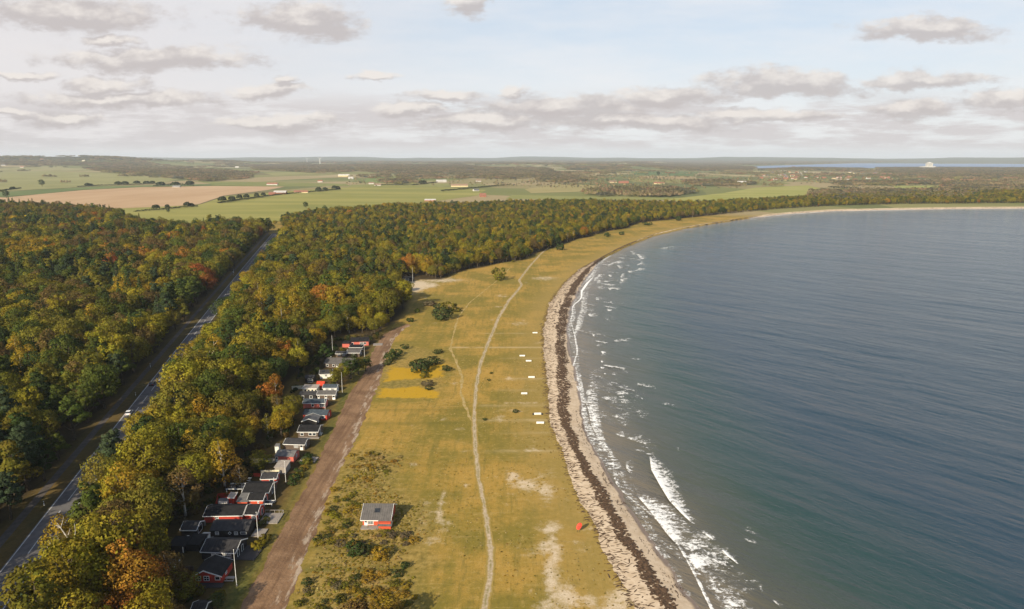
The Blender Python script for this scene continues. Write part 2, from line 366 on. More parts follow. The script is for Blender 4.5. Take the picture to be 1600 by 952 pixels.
cross = g.noise(g.mapping(P2, (.012, .11, 1)), 1.0, 4, .6)
dry = (.39, .238, .052); olive = (.285, .190, .034); green = (.160, .136, .022); straw = (.47, .32, .11)
t1 = g.math('ADD', g.math('MULTIPLY', n_mid, .8), g.math('MULTIPLY', n_big, .7)); t1 = g.math('ADD', t1, g.math('MULTIPLY', g.math('ADD', stripe, cross), .45))
c = g.mix(g.ramp(t1, .90, 1.24), olive, dry)
c = g.mix(g.math('MULTIPLY', g.ramp(g.math('ADD', g.noise(P2, .028, 5, .65), g.math('MULTIPLY', stripe, .25)), .50, .72), .8), c, green)
c = g.mix(g.math('MULTIPLY', g.ramp(n_fine, .50, .74), .6), c, straw)
c = g.mix(g.math('MULTIPLY', g.ramp(g.noise(g.mapping(P2, (.5, .05, 1), (0, 0, .06)), 1.0, 5, .7), .48, .70), .6), c, (.155, .130, .028))
c = g.mix(g.math('MULTIPLY', g.ramp(g.noise(g.mapping(P2, (.045, .42, 1)), 1.0, 5, .7), .54, .75), .4), c, (.44, .31, .12))
c = g.mix(g.math('MULTIPLY', g.ramp(n_fine, .48, .25), .75), c, (.105, .088, .018))
c = g.mix(g.math('MULTIPLY', g.ramp(n_tiny, .55, .3), .42), c, (.11, .09, .02))
edge_dry = g.math('MULTIPLY', g.ramp(g.attr('coast'), 26, 2), .7)
c = g.mix(edge_dry, c, g.mix(n_fine, (.26, .175, .04), (.35, .245, .085)))
c = g.mix(g.math('MULTIPLY', g.attr('rough'), .75), c, g.mix(g.ramp(n_fine, .35, .65), (.15, .115, .028), (.33, .235, .07)))
c = g.mix(g.ramp(g.math('ADD', g.attr('yellow'), g.math('MULTIPLY', g.math('SUBTRACT', g.noise(P2, .22, 5, .7), .5), 1.6)), .35, .8), c, g.mix(n_tiny, (.34, .195, .014), (.50, .31, .022)))
c = g.mix(g.math('MULTIPLY', g.attr('lawn'), .9), c, g.mix(g.ramp(n_fine, .35, .7), (.035, .05, .012), (.12, .125, .03)))
c = g.mix(g.math('MULTIPLY', g.math('MULTIPLY', g.attr('lines'), .45), g.ramp(n_fine, .2, .6)), c, (.075, .085, .015))
c = g.mix(g.math('MULTIPLY', g.math('MULTIPLY', g.attr('pale'), .8), g.ramp(n_mid, .35, .6)), c, (.46, .36, .20))
sm = g.math('ADD', g.attr('sand'), g.math('MULTIPLY', g.math('SUBTRACT', g.noise(P2, .26, 8, .78), .5), 2.6))
c = g.mix(g.math('MULTIPLY', g.ramp(sm, .25, 1.05), .85), c, g.mix(g.ramp(n_tiny, .3, .7), (.50, .39, .27), (.66, .55, .41)))
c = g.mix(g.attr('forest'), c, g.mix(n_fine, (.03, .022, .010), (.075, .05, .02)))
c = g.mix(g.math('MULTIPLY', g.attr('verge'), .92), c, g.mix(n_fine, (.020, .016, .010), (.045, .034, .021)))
# farmland beyond the woods: a patchwork of parcels
vor = g.node('ShaderNodeTexVoronoi', voronoi_dimensions='2D', feature='F1', distance='CHEBYCHEV')
pv2 = g.mapping(P2, (1 / 270, 1 / 430, 1), (0, 0, FIELD_ROT)); g.l.new(g.vmath('ADD', pv2, g.vmath('MULTIPLY', g.noise(P2, .0012, 2, .5, 0, 1), (.5, .5, 0))), vor.inputs['Vector']); vor.inputs['Scale'].default_value = 1
sepc = g.node('ShaderNodeSeparateColor'); g.l.new(vor.outputs['Color'], sepc.inputs[0])
rp = g.node('ShaderNodeValToRGB'); g.l.new(sepc.outputs[0], rp.inputs[0]); rp.color_ramp.interpolation = 'CONSTANT'
FC = [(.09, .12, .04), (.15, .17, .045), (.24, .23, .085), (.10, .13, .04), (.36, .27, .15), (.20, .20, .065), (.27, .22, .10), (.14, .12, .05), (.42, .33, .19), (.12, .15, .04), (.22, .21, .08)]
el = rp.color_ramp.elements
while len(el) < len(FC): el.new(.5)
for i, q in enumerate(FC): el[i].position = i / len(FC); el[i].color = (*q, 1)
fc = g.mix(.35, rp.outputs[0], g.mix(g.noise(P2, .004, 5, .65), (.12, .12, .04), (.26, .22, .10)))
fc = g.mix(g.math('MULTIPLY', g.ramp(g.noise(P2, .02, 4, .6), .5, .8), .3), fc, (.13, .12, .05))
c = g.mix(g.attr('farm'), c, fc)
c = g.mix(g.ramp(g.attr('dist'), 13500, 17000), c, g.mix(g.noise(P2, .0022, 5, .65), (.05, .06, .03), (.13, .12, .06)))
c = g.mix(g.attr('hillwood'), c, g.mix(g.noise(P2, .012, 4, .7), (.035, .04, .018), (.09, .07, .03)))
hgt = g.math('ADD', g.math('MULTIPLY', n_fine, .5), g.math('MULTIPLY', n_tiny, .3))
principled(g, go, c, .95, .12, g.bump(hgt, .6, .25))
i0 = (np.arange(ny - 1)[:, None] * nx + np.arange(nx - 1)[None, :]).ravel()
faces = np.stack([i0, i0 + 1, i0 + nx + 1, i0 + nx], 1)
gme = mesh_np('ground', np.stack([Xf, Yf, Zf], 1), faces, [gm], smooth=True)
az = np.arctan2(Xf, np.maximum(Yf, 1))
hillwood = np.clip((hills(Xf, Yf) - 62) / 25, 0, 1) * (dd < 15000)
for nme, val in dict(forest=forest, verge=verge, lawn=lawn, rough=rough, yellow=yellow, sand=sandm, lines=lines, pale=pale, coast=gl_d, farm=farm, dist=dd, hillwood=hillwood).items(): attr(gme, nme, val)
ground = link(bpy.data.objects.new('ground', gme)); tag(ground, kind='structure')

# ------------------------------------------------------------------ strips laid on the ground
def ribbon(name, L, R, mat, z=.03, n=3, jag=0, kind='structure', zf=None, attrs=None, seed=1):
    rng = np.random.default_rng(seed); m = len(L); t = np.linspace(0, 1, n)
    def wob():
        w = rng.normal(0, 1, m); k = np.ones(5) / 5
        return (np.convolve(w, k, 'same') * 1.6 + w * .5) * jag
    nrm = (R - L) / np.maximum(np.linalg.norm(R - L, axis=1), 1e-6)[:, None]
    L = L + nrm * wob()[:, None]; R = R + nrm * wob()[:, None]
    pts = L[:, None, :] * (1 - t)[None, :, None] + R[:, None, :] * t[None, :, None]
    Z = np.full((m, n), LAND + z) if zf is None else zf(t, m)
    V = np.concatenate([pts, Z[..., None]], 2).reshape(-1, 3)
    a = (np.arange(m - 1)[:, None] * n + np.arange(n - 1)[None]).ravel()
    f = np.stack([a, a + 1, a + n + 1, a + n], 1)
    me = mesh_np(name, V, f, [mat], smooth=True)
    attr(me, 'across', np.tile(t, m)); attr(me, 'along', np.repeat(np.arange(m), n).astype(float))
    o = link(bpy.data.objects.new(name, me)); tag(o, kind=kind); return o
asphalt = mottled('asphalt', (.105, .098, .098), (.14, .132, .132), .5, 1.0, .08)
road = ribbon('road', road_left + 0, road_right, asphalt, .03, 3)
paint = mottled('road_paint', (.38, .38, .37), (.55, .55, .54), 1.5, .7, .3)
def dashes(name, d, w, on, off, zz=.036, y0=60, y1=920):
    mb = MB(); s = y0
    while s < y1:
        seg = np.arange(s, min(s + on, y1) + .01, min(on, 4)); P_ = np.stack([np.polyval(cf, seg), seg], 1)
        if len(P_) > 1:
            a = offset(P_, d - w / 2); b = offset(P_, d + w / 2)
            for k in range(len(P_) - 1):
                mb.poly([(*a[k], LAND + zz), (*b[k], LAND + zz), (*b[k + 1], LAND + zz), (*a[k + 1], LAND + zz)], [(0, 1, 2, 3)])
        s += on + off
    o = mb.build(name, paint); tag(o, kind='structure')
dashes('road_marking', .42, .26, 400, 0.01); dashes('road_marking', 7.4, .22, 400, 0.01); dashes('road_marking', 3.7, .24, 9, 5)
cyc = ribbon('cycle_path', offset(road_left, -6.8), offset(road_left, -4.4), mottled('path_asphalt', (.072, .060, .052), (.10, .085, .075), .6, .9, .2), .03, 3)
jn = road_left[np.argmin(abs(road_left[:, 1] - 430))]
# dirt track with ruts
tm, t, to = newmat('track_dirt')
Pt = t.mapping(t.pos(), (1, 1, 0)); ac = t.attr('across')
c = t.mix(t.ramp(t.noise(Pt, .10, 5, .65), .35, .65), (.155, .087, .046), (.26, .155, .086))
c = t.mix(t.math('MULTIPLY', t.ramp(t.noise(Pt, 1.4, 5, .7), .5, .75), .5), c, (.33, .22, .13))
rut = t.noise(t.mapping(t.pos(), (.9, .035, 0), (0, 0, .03)), 1.0, 3, .6)
c = t.mix(t.math('MULTIPLY', t.ramp(rut, .55, .38), .5), c, (.11, .06, .034))
wet = t.math('MULTIPLY', t.ramp(ac, .60, .76), t.ramp(t.noise(t.mapping(t.pos(), (.5, .12, 0)), 1.0, 5, .65), .48, .62))
c = t.mix(t.math('MULTIPLY', wet, .75), c, (.43, .345, .26))
c = t.mix(t.math('MULTIPLY', t.ramp(t.noise(Pt, .35, 4, .6), .62, .75), .3), c, (.10, .085, .025))
principled(t, to, c, .92, .2, t.bump(t.noise(Pt, .9, 5, .7), .8, .35))
# pair left and right edges by distance along the track
def resample(L, n):
    s = np.concatenate([[0], np.cumsum(np.hypot(*np.diff(L, axis=0).T))]); q = np.linspace(0, s[-1], n)
    return np.stack([np.interp(q, s, L[:, 0]), np.interp(q, s, L[:, 1])], 1)
ribbon('dirt_track', resample(trl, 420), resample(trr, 420), tm, .03, 9, .28, seed=3)
# pale worn footpath
pm, p_, po = newmat('worn_sand_path')
Pp = p_.mapping(p_.pos(), (1, 1, 0)); ac = p_.attr('across')
mid = p_.math('MULTIPLY', p_.math('SUBTRACT', 1.0, p_.math('MULTIPLY', p_.math('ABSOLUTE', p_.math('SUBTRACT', ac, .5)), 5.0), None, True), p_.ramp(p_.noise(Pp, .16, 4, .65), .45, .56))
c = p_.mix(p_.ramp(p_.noise(Pp, 1.2, 5, .7), .35, .65), (.34, .26, .16), (.50, .40, .29))
c = p_.mix(p_.math('MULTIPLY', mid, .85), c, (.21, .18, .06))
c = p_.mix(p_.ramp(p_.math('ADD', p_.math('MULTIPLY', p_.math('ABSOLUTE', p_.math('SUBTRACT', ac, .5)), 2.0), p_.noise(Pp, .7, 5, .7)), .72, 1.30), c, (.29, .205, .05))
principled(p_, po, c, .95, .15, p_.bump(p_.noise(Pp, 1.5, 4, .7), .6, .15))
wd = np.interp(np.arange(len(pathl)), [0, 60, len(pathl) * .5, len(pathl)], [1.15, 1.0, 1.6, 1.1])
ribbon('footpath', offset(pathl, -1) * 0 + pathl - (offset(pathl, 1) - pathl) * wd[:, None], pathl + (offset(pathl, 1) - pathl) * wd[:, None], pm, .035, 7, .16, seed=5)
pm2 = mottled('faint_path', (.33, .235, .07), (.40, .30, .14), .5, .95, .1)
ribbon('footpath', path2 - (offset(path2, 1) - path2) * np.linspace(.6, .22, len(path2))[:, None], path2 + (offset(path2, 1) - path2) * np.linspace(.6, .22, len(path2))[:, None], pm2, .028, 5, .2, seed=6)
# beach: from the edge of the grass (0) to below the water (1)
sd = densify(shore, 1.5); keep = np.concatenate([[True], np.hypot(*np.diff(sd, axis=0).T) > 0]); sd = sd[keep]
gd = densify(gline, 1.0)
gi = np.maximum.accumulate(np.array([np.argmin(np.hypot(gd[:, 0] - p[0], gd[:, 1] - p[1])) for p in sd]))
gi = np.convolve(np.pad(gi.astype(float), 8, 'edge'), np.ones(17) / 17, 'valid')
gpt = np.stack([np.interp(gi, np.arange(len(gd)), gd[:, 0]), np.interp(gi, np.arange(len(gd)), gd[:, 1])], 1)
nrm = (sd - gpt) / np.linalg.norm(sd - gpt, axis=1)[:, None]; bw = np.linalg.norm(sd - gpt, axis=1)
gl2 = gpt - nrm * .3; sl2 = sd + nrm * 5.0
def beachz(t, m):
    z = np.zeros((m, len(t)))
    for k in range(m):
        d = t * (bw[k] + 5.3) - .3            # metres from the grass edge
        z[k] = np.interp(d, [-2.6, min(3.2, bw[k] * .45), bw[k] * .6, bw[k], bw[k] + 5], [LAND + .03, LAND + .03, LAND - .25, 0.0, -.35])
    return z
bm_, b, bo = newmat('beach_sand')
Pb = b.mapping(b.pos(), (1, 1, 0))
c = b.mix(b.ramp(b.noise(Pb, .35, 5, .65), .3, .7), (.50, .375, .25), (.63, .50, .36))
c = b.mix(b.math('MULTIPLY', b.ramp(b.noise(Pb, 2.5, 3, .7), .55, .72), .35), c, (.30, .22, .15))
pz = b.node('ShaderNodeSeparateXYZ'); b.l.new(b.pos(), pz.inputs[0])
wetn = b.math('ADD', pz.outputs[2], b.math('MULTIPLY', b.math('SUBTRACT', b.noise(Pb, .12, 4, .6), .5), .5))
wet = b.ramp(wetn, .30, .10)
c = b.mix(wet, c, (.20, .145, .105))
principled(b, bo, c, b.mapr(wet, 0, 1, .95, .35), .3, b.bump(b.noise(Pb, 1.2, 4, .65), .5, .1))
ribbon('beach', gl2, sl2, bm_, 0, 11, .45, zf=beachz, seed=9)

# ------------------------------------------------------------------ sea
wx = axis([(-10, 120, 2.5), (120, 400, 8), (400, 1600, 25)]); wx = np.array(list(wx) + grow(1600, 9000, 25))
wy = axis([(60, 420, 2.5), (420, 900, 6), (900, 1460, 14)]); wy = np.array([-1200, -300, 0] + list(wy))
WX, WY = np.meshgrid(wx, wy); wxf, wyf = WX.ravel(), WY.ravel()
sea_out = [tuple(p) for p in shore[::3]] + [(9000, 1200), (9000, -2500), (60, -2500)]
dsh = np.minimum(dist_line(wxf, wyf, shore[::4]), 800.0) * np.where(inside(wxf, wyf, sea_out), 1, -1)
swm, s, so = newmat('sea_water')
Ps = s.mapping(s.pos(), (1, 1, 0))
dep = s.math('ADD', s.attr('offshore'), s.math('MULTIPLY', s.math('SUBTRACT', s.noise(Ps, .02, 4, .6), .5), 26))
c = s.mix(s.ramp(dep, 2, 24), (.145, .120, .085), (.070, .072, .052))
c = s.mix(s.ramp(dep, 14, 50), c, (.019, .048, .042))
c = s.mix(s.ramp(dep, 32, 95), c, (.011, .035, .059))
ROTW = math.radians(45)
def waves(sc, st, rot=0, d=3, r=.6, off=0): return s.noise(s.mapping(s.mapping(s.pos(), (1, 1, 0), (0, 0, ROTW + rot)), (st, 1, 0), (0, 0, 0), (off, off * 2, 0)), sc, d, r)
h = s.math('MULTIPLY', waves(.11, .22, .0, 2, .5), 1.0)
h = s.math('ADD', h, s.math('MULTIPLY', waves(.33, .30, .10, 5, .62, 7), .75))
h = s.math('ADD', h, s.math('MULTIPLY', waves(1.0, .4, -.1, 4, .65, 3), .30))
h = s.math('ADD', h, s.math('MULTIPLY', waves(.045, .30, .06, 3, .6, 11), 2.6))
h = s.math('ADD', h, s.math('MULTIPLY', waves(.016, .35, -.08, 3, .6, 5), 4.0))
bmpn = s.bump(h, 1.0, 1.0)
pb = principled(s, so, c, .12, .5, bmpn); pb.inputs['IOR'].default_value = 1.333
i0 = (np.arange(len(wy) - 1)[:, None] * len(wx) + np.arange(len(wx) - 1)[None, :]).ravel()
wme = mesh_np('sea', np.stack([wxf, wyf, np.zeros_like(wxf)], 1), np.stack([i0, i0 + 1, i0 + len(wx) + 1, i0 + len(wx)], 1), [swm], smooth=True)
attr(wme, 'offshore', dsh); sea = link(bpy.data.objects.new('sea', wme)); tag(sea, kind='structure')
# the fjord far behind the village
fj = [(1130, 262), (1180, 260), (1300, 256.5), (1430, 252.6), (1560, 250.3), (1720, 249.8), (1900, 250.5), (1900, 263), (1700, 263.5), (1450, 263), (1330, 263), (1230, 264)]
fp = [un(*p) for p in fj]
mbf = MB().poly([(x, y, LAND + 1.0) for x, y in fp], [tuple(range(len(fp)))])
fo = mbf.build('fjord_water', mottled('far_water', (.05, .12, .27), (.06, .13, .28), .001, .35, .5)); tag(fo, kind='structure')
# ------------------------------------------------------------------ foam and seaweed
fm, f_, fo_ = newmat('foam')
Pf_ = f_.mapping(f_.pos(), (1, 1, 0))
nz = f_.noise(Pf_, .9, 6, .72, .6); nz2 = f_.noise(f_.mapping(Pf_, (.45, 1, 1), (0, 0, ROTW)), .55, 5, .7, .4)
dens = f_.attr('foam_amount')
al = f_.ramp(f_.math('ADD', dens, f_.math('MULTIPLY', f_.math('SUBTRACT', f_.math('ADD', nz, nz2), 1.0), 1.9)), .36, .92)
fb = f_.node('ShaderNodeBsdfDiffuse'); fb.inputs[0].default_value = (.82, .81, .79, 1)
tr = f_.node('ShaderNodeBsdfTransparent'); mx = f_.node('ShaderNodeMixShader')
f_.l.new(al, mx.inputs[0]); f_.l.new(tr.outputs[0], mx.inputs[1]); f_.l.new(fb.outputs[0], mx.inputs[2]); f_.l.new(mx.outputs[0], fo_.inputs[0])
FV, FF, FD = [], [], []
def foam_strip(px, tail, d0=1.0, d1=.0, crest=.3, taper=True, step=.7, head=.5, NV=None):
    """px: crest in the survey picture; tail: metres of broken water trailing seaward"""
    L = smooth_line(densify([un(u, v, 0) for u, v in px], step), 2); m = len(L); n = 7
    tl = np.interp(np.linspace(0, len(tail) - 1, m), range(len(tail)), tail) if hasattr(tail, '__len__') else np.full(m, tail)
    T = np.gradient(L, axis=0); T /= np.maximum(np.linalg.norm(T, axis=1), 1e-6)[:, None]
    N = np.array([.75, .66]) if NV is None else np.array(NV)
    base = len(FV)
    wob = np.convolve(RNG.normal(0, .5, m), np.ones(5) / 5, 'same')
    for k in range(m):
        e = min(1, min(k, m - 1 - k) / max(2, m * .12)) if taper else 1
        for j in range(n):
            t = j / (n - 1)
            p = L[k] + N * (t * tl[k] - head * (1 - t)) + T[k] * wob[k] * .3
            FV.append((p[0], p[1], .05 + crest * e * math.exp(-((t - .12) / .16) ** 2)))
            FD.append(((d0 * .92 * (1 - t) ** 1.25 + d1 * t * .9) * (.55 + .45 * e) - (.25 if j in (0, n - 1) else 0)))
    for k in range(m - 1):
        for j in range(n - 1):
            a = base + k * n + j; FF.append((a, a + 1, a + n + 1, a + n))
foam_strip([(1016, 712), (1019, 735), (1033, 760), (1047, 783), (1067, 804), (1086, 820)], [2, 7, 9, 8, 5, 2], 1.3, .30, .5)
foam_strip([(995, 771), (1001, 780), (1010, 790), (1027, 812), (1044, 835), (1062, 854)], [1.5, 5, 9, 10, 10, 8], 1.12, .42, .35)
foam_strip([(1074, 868), (1085, 884), (1099, 896)], [10, 13, 12], 1.02, .46, .3)
foam_strip([(1062, 846), (1080, 866), (1090, 872)], [9, 13, 9], .72, .52, .05); foam_strip([(1085, 872), (1110, 888), (1125, 892)], [8, 12, 9], .70, .45, .05)
foam_strip([(1096, 830), (1105, 836), (1116, 845)], 2.2, 1.1, .1, .35)
foam_strip([(1128, 858), (1137, 869), (1154, 881)], [2.0, 2.6, 1], 1.25, .1, .45)
foam_strip([(1187, 917), (1192, 924)], 1.5, 1.15, .1, .4); foam_strip([(1207, 936), (1216, 945), (1222, 950)], 1.3, 1.1, .1, .4)
foam_strip([(1132, 934), (1143, 945), (1156, 956)], [3, 6, 6], .95, .25, .2); foam_strip([(1110, 900), (1140, 922), (1165, 935)], 9, .44, .34, .03)
foam_strip([(978, 722), (981, 735), (986, 740)], [3, 4, 3], .95, .2, .3); foam_strip([(1058, 700), (1061, 705)], 1.2, 1.0, .1, .3)
for u, v, w, tl, d in [(966, 617, 12, 12, .8), (972, 628, 8, 8, .85), (958, 640, 30, 22, .45), (925, 628, 6, 6, .8), (923, 603, 4, 2.5, 1.2), (940, 555, 3, 12, .72), (941, 551, 5, 4, 1.2), (940, 565, 3, 3, 1.2), (940, 575, 4, 3, 1.2), (945, 584, 2, 2, 1.1),
                       (933, 540, 4, 9, .75), (927, 524, 3, 3, 1.1), (921, 493, 8, 10, 1.0), (950, 485, 5, 5, 1.15), (954, 472, 3, 3, 1.15), (931, 467, 6, 12, .85), (952, 452, 4, 6, 1.1), (935, 450, 6, 12, .75), (971, 438, 5, 5, 1.15), (952, 431, 4, 6, 1.1),
                       (982, 425, 4, 14, 1.0), (966, 417, 6, 9, .9), (998, 401, 10, 14, .9), (987, 395, 8, 10, .75),   (995, 648, 14, 10, .55), (1000, 682, 6, 4, .7),
                       (948, 660, 10, 9, .5),  (1536, 438, 2, 3, 1.1), (950, 600, 10, 10, .5), (935, 650, 14, 10, .55), (965, 660, 16, 12, .5), (930, 580, 8, 10, .5), (985, 625, 10, 16, .45), (920, 520, 8, 10, .5), (945, 500, 10, 14, .45), (1000, 410, 20, 16, .45),  (1005, 700, 12, 8, .5), (1025, 740, 8, 8, .45), (940, 610, 16, 12, .45)]:
    foam_strip([(u - w * .4, v - w * .5 * .7), (u, v), (u + w * .4, v + w * .5)], tl, d, d * .15, .25, True, .5 if v > 500 else 1.5)
foam_strip([(1029, 389), (1042, 387), (1054, 386)], 13, 1.05, .2, .3, True, 1.2)
# scattered short breakers round the whole bay
rgF = np.random.default_rng(31)
def world_strip(x, y, L, tail, d):
    zz = [project_px(x + a * L * .69, y - a * L * .72) for a in (-.5, 0, .5)]
    foam_strip(zz, tail, d, d * .25, .2, True, max(.6, L / 12))
def project_px(x, y):
    zz = -CAMZ; cp, sp_ = math.cos(PITCH), math.sin(PITCH); fwd = y * cp - zz * sp_; up = y * sp_ + zz * cp
    return 800 + F * x / fwd, 476 - F * up / fwd
ks = np.where((sd[:, 1] > 150) & (sd[:, 1] < 1150))[0]
for _ in range(120):
    k = rgF.choice(ks); off = rgF.choice([9, 14, 21, 30]) + rgF.normal(0, 2.5); p = sd[k] + nrm[k] * off; sc = 1 + sd[k, 1] / 600
    world_strip(p[0], p[1], rgF.uniform(2, 7) * sc, rgF.uniform(1.5, 5) * sc, rgF.uniform(.5, .95))
ysd = sd[:, 1]
# the swash line along the beach
def along_shore(off, w, d0, d1, crest, a=0, bnd=None, step=1, var=1.6):
    S = sd[a:bnd:step]; NN = nrm[a:bnd:step]; m = len(S); n = 6; base = len(FV)
    rg = np.random.default_rng(int(off * 10) + 3)
    wob = np.convolve(rg.normal(0, 1, m + 60), np.hanning(31) / np.hanning(31).sum(), 'valid')[:m + 30][:m] * var * 4
    wv_ = np.clip(1 + np.convolve(rg.normal(0, 1, m + 60), np.hanning(41) / 6, 'valid')[:m] * .45, .3, 2.2)
    den = np.convolve(rg.normal(0, 1, m + 80), np.hanning(61) / 9, 'valid')[:m] * .22
    for k in range(m):
        for j in range(n):
            t = j / (n - 1); p = S[k] + NN[k] * (off + wob[k] + t * w * wv_[k])
            FV.append((p[0], p[1], .06 + crest * math.exp(-((t - .3) / .25) ** 2)))
            FD.append(d0 * (1 - t) + d1 * t + den[k] - (.3 if j in (0, n - 1) else 0))
    for k in range(m - 1):
        for j in range(n - 1):
            q = base + k * n + j; FF.append((q, q + 1, q + n + 1, q + n))
along_shore(.2, 3.6, .50, .34, .02, var=.6); along_shore(2.2, 1.25, .92, .58, .12, var=1.6); along_shore(3.2, 5, .46, .18, .02, var=1.5)
k0, k1 = np.searchsorted(ysd, 560), np.searchsorted(ysd, 1180)
for _ in range(95):
    k = int(rgF.integers(k0, k1)); off = rgF.choice([7, 15, 27, 42]) + rgF.normal(0, 3); L_ = rgF.uniform(6, 26); tg = np.array([-nrm[k, 1], nrm[k, 0]])
    foam_strip([project_px(*(sd[k] + nrm[k] * off + tg * L_ * a_)) for a_ in (-.5, 0, .5)], rgF.uniform(3, 8), rgF.uniform(.62, 1.05), .2, .25, True, 1.2, .8, nrm[k])
fme = mesh_np('sea_foam', np.array(FV), np.array(FF), [fm], smooth=True); attr(fme, 'foam_amount', FD)
sf = link(bpy.data.objects.new('sea_foam', fme)); tag(sf, kind='stuff')

wm = mottled('seaweed', (.040, .024, .013), (.115, .068, .038), 1.3, .8, .3)
SV, SF = [], []
def bz(fr, w):
    return np.interp(fr * w, [-3.6, min(3.2, w * .45), w * .6, w, w + 5], [LAND + .03, LAND + .03, LAND - .25, 0.0, -.35])
def clump(x, y, z, L, Wd, a, h, rg):
    b0 = len(SV); n = 7; ca, sa = math.cos(a), math.sin(a)
    for k in range(n):
        q = 2 * math.pi * k / n; r = rg.uniform(.65, 1.2); px_ = L * r * math.cos(q); py_ = Wd * r * math.sin(q)
        SV.append((x + ca * px_ - sa * py_, y + sa * px_ + ca * py_, z + .01))
    SV.append((x, y, z + h))
    for k in range(n): SF.append((b0 + k, b0 + (k + 1) % n, b0 + n))
rg = np.random.default_rng(12)
cum = np.concatenate([[0], np.cumsum(np.hypot(*np.diff(sd, axis=0).T))])
bandf = lambda y: np.interp(y, [130, 185, 215, 250, 290, 330, 400, 470, 560, 700, 1000], [.50, .50, .44, .40, .50, .60, .74, .72, .62, .6, .5])
bandw = lambda y: np.interp(y, [130, 170, 215, 260, 300, 360, 420, 520, 700, 1000], [.085, .085, .085, .11, .20, .26, .24, .16, .14, .12])
total = cum[-1]
def put(n, lo, hi, ffun, size, ymax, bias=None):
    for _ in range(n):
        s = rg.uniform(lo, hi) ; k = np.searchsorted(cum, s); k = min(k, len(sd) - 2)
        y = sd[k, 1]
        if y > ymax: continue
        q_ = rg.random(); fr = ffun(y); w = bw[k]; p = (gpt[k] + nrm[k] * (fr * w)) * (1 - q_) + (gpt[k + 1] + nrm[k + 1] * (fr * bw[k + 1])) * q_
        L, Wd, h = size()
        tang = math.atan2(nrm[k, 1], nrm[k, 0])
        clump(p[0], p[1], float(bz(fr, w)) , L, Wd, (tang + rg.normal(0, .5) if bias is None else bias(tang)), h, rg)
end = cum[np.searchsorted(ysd, 1050)] if ysd.max() > 1050 else total
# the dark bank of weed
put(13000, 0, end * .75, lambda y: bandf(y) + .03 * math.sin(y / 7.3) + .025 * math.sin(y / 3.1 + 1) + rg.uniform(-1, 1) * (.105 + .04 * math.sin(y / 11.0) * math.sin(y / 4.7 + 2) + (.06 if 255 < y < 620 else 0)) + rg.normal(0, .025), lambda: (rg.uniform(.3, 1.0), rg.uniform(.2, .6), rg.uniform(.08, .3)), 1000)
# lines and cusps of weed on the upper beach
put(4600, 0, end * .75, lambda y: rg.choice([-.11, -.03, .05, .14, .24, .34], p=[.12, .26, .25, .16, .12, .09]) + rg.normal(0, .03), lambda: (rg.uniform(.25, 1.3), rg.uniform(.07, .24), rg.uniform(.05, .16)), 900)
put(900, 0, end * .75, lambda y: rg.uniform(-.1, .48), lambda: (rg.uniform(.25, .9), rg.uniform(.06, .2), rg.uniform(.04, .12)), 900)
put(1100, 0, end * .6, lambda y: rg.uniform(.55, 1.0), lambda: (rg.uniform(.15, .5), rg.uniform(.06, .2), .06), 600, lambda t: t + 1.57 + rg.normal(0, .6))
put(1500, 0, end * .6, lambda y: rg.choice([.82, .95]) + rg.normal(0, .03), lambda: (rg.uniform(.2, .8), rg.uniform(.05, .14), .05), 500, lambda t: t + 1.57 + rg.normal(0, .3))
put(2600, end * .3, total, lambda y: .6 + rg.normal(0, .2), lambda: (rg.uniform(.8, 2.6), rg.uniform(.3, .9), rg.uniform(.1, .3)), 2500, lambda t: t + 1.57 + rg.normal(0, .3))
sme = mesh_np('seaweed', np.array(SV), np.array(SF), [wm]); so_ = link(bpy.data.objects.new('seaweed', sme)); tag(so_, kind='stuff')
# ------------------------------------------------------------------ trees
lm, l, lo_ = newmat('foliage')
tint = l.attr('tint', 'INSTANCER', 'Color')
va = l.attr('shade')
nzl = l.noise(l.pos(), .32, 3, .6)
k1 = l.math('ADD', l.mapr(nzl, .3, .7, .88, 1.5), l.mapr(va, 0, 1, -.28, .30))
hs = l.node('ShaderNodeHueSaturation'); l.l.new(tint, hs.inputs['Color']); l.set(hs.inputs['Value'], k1)
l.set(hs.inputs['Hue'], l.math('ADD', l.mapr(l.noise(l.pos(), .11, 2, .5), .3, .7, .482, .522), l.mapr(va, 0, 1, -.010, .010)))
df = l.node('ShaderNodeBsdfDiffuse'); l.l.new(hs.outputs[0], df.inputs[0])
ts = l.node('ShaderNodeBsdfTranslucent'); l.l.new(hs.outputs[0], ts.inputs[0])
mxs = l.node('ShaderNodeMixShader'); mxs.inputs[0].default_value = .30
l.l.new(df.outputs[0], mxs.inputs[1]); l.l.new(ts.outputs[0], mxs.inputs[2]); l.l.new(mxs.outputs[0], lo_.inputs[0])
bark = mottled('bark', (.055, .042, .030), (.12, .095, .07), 2.0, .9, .1)
bark_pale = mottled('pale_bark', (.30, .27, .23), (.52, .48, .42), 2.0, .85, .15)

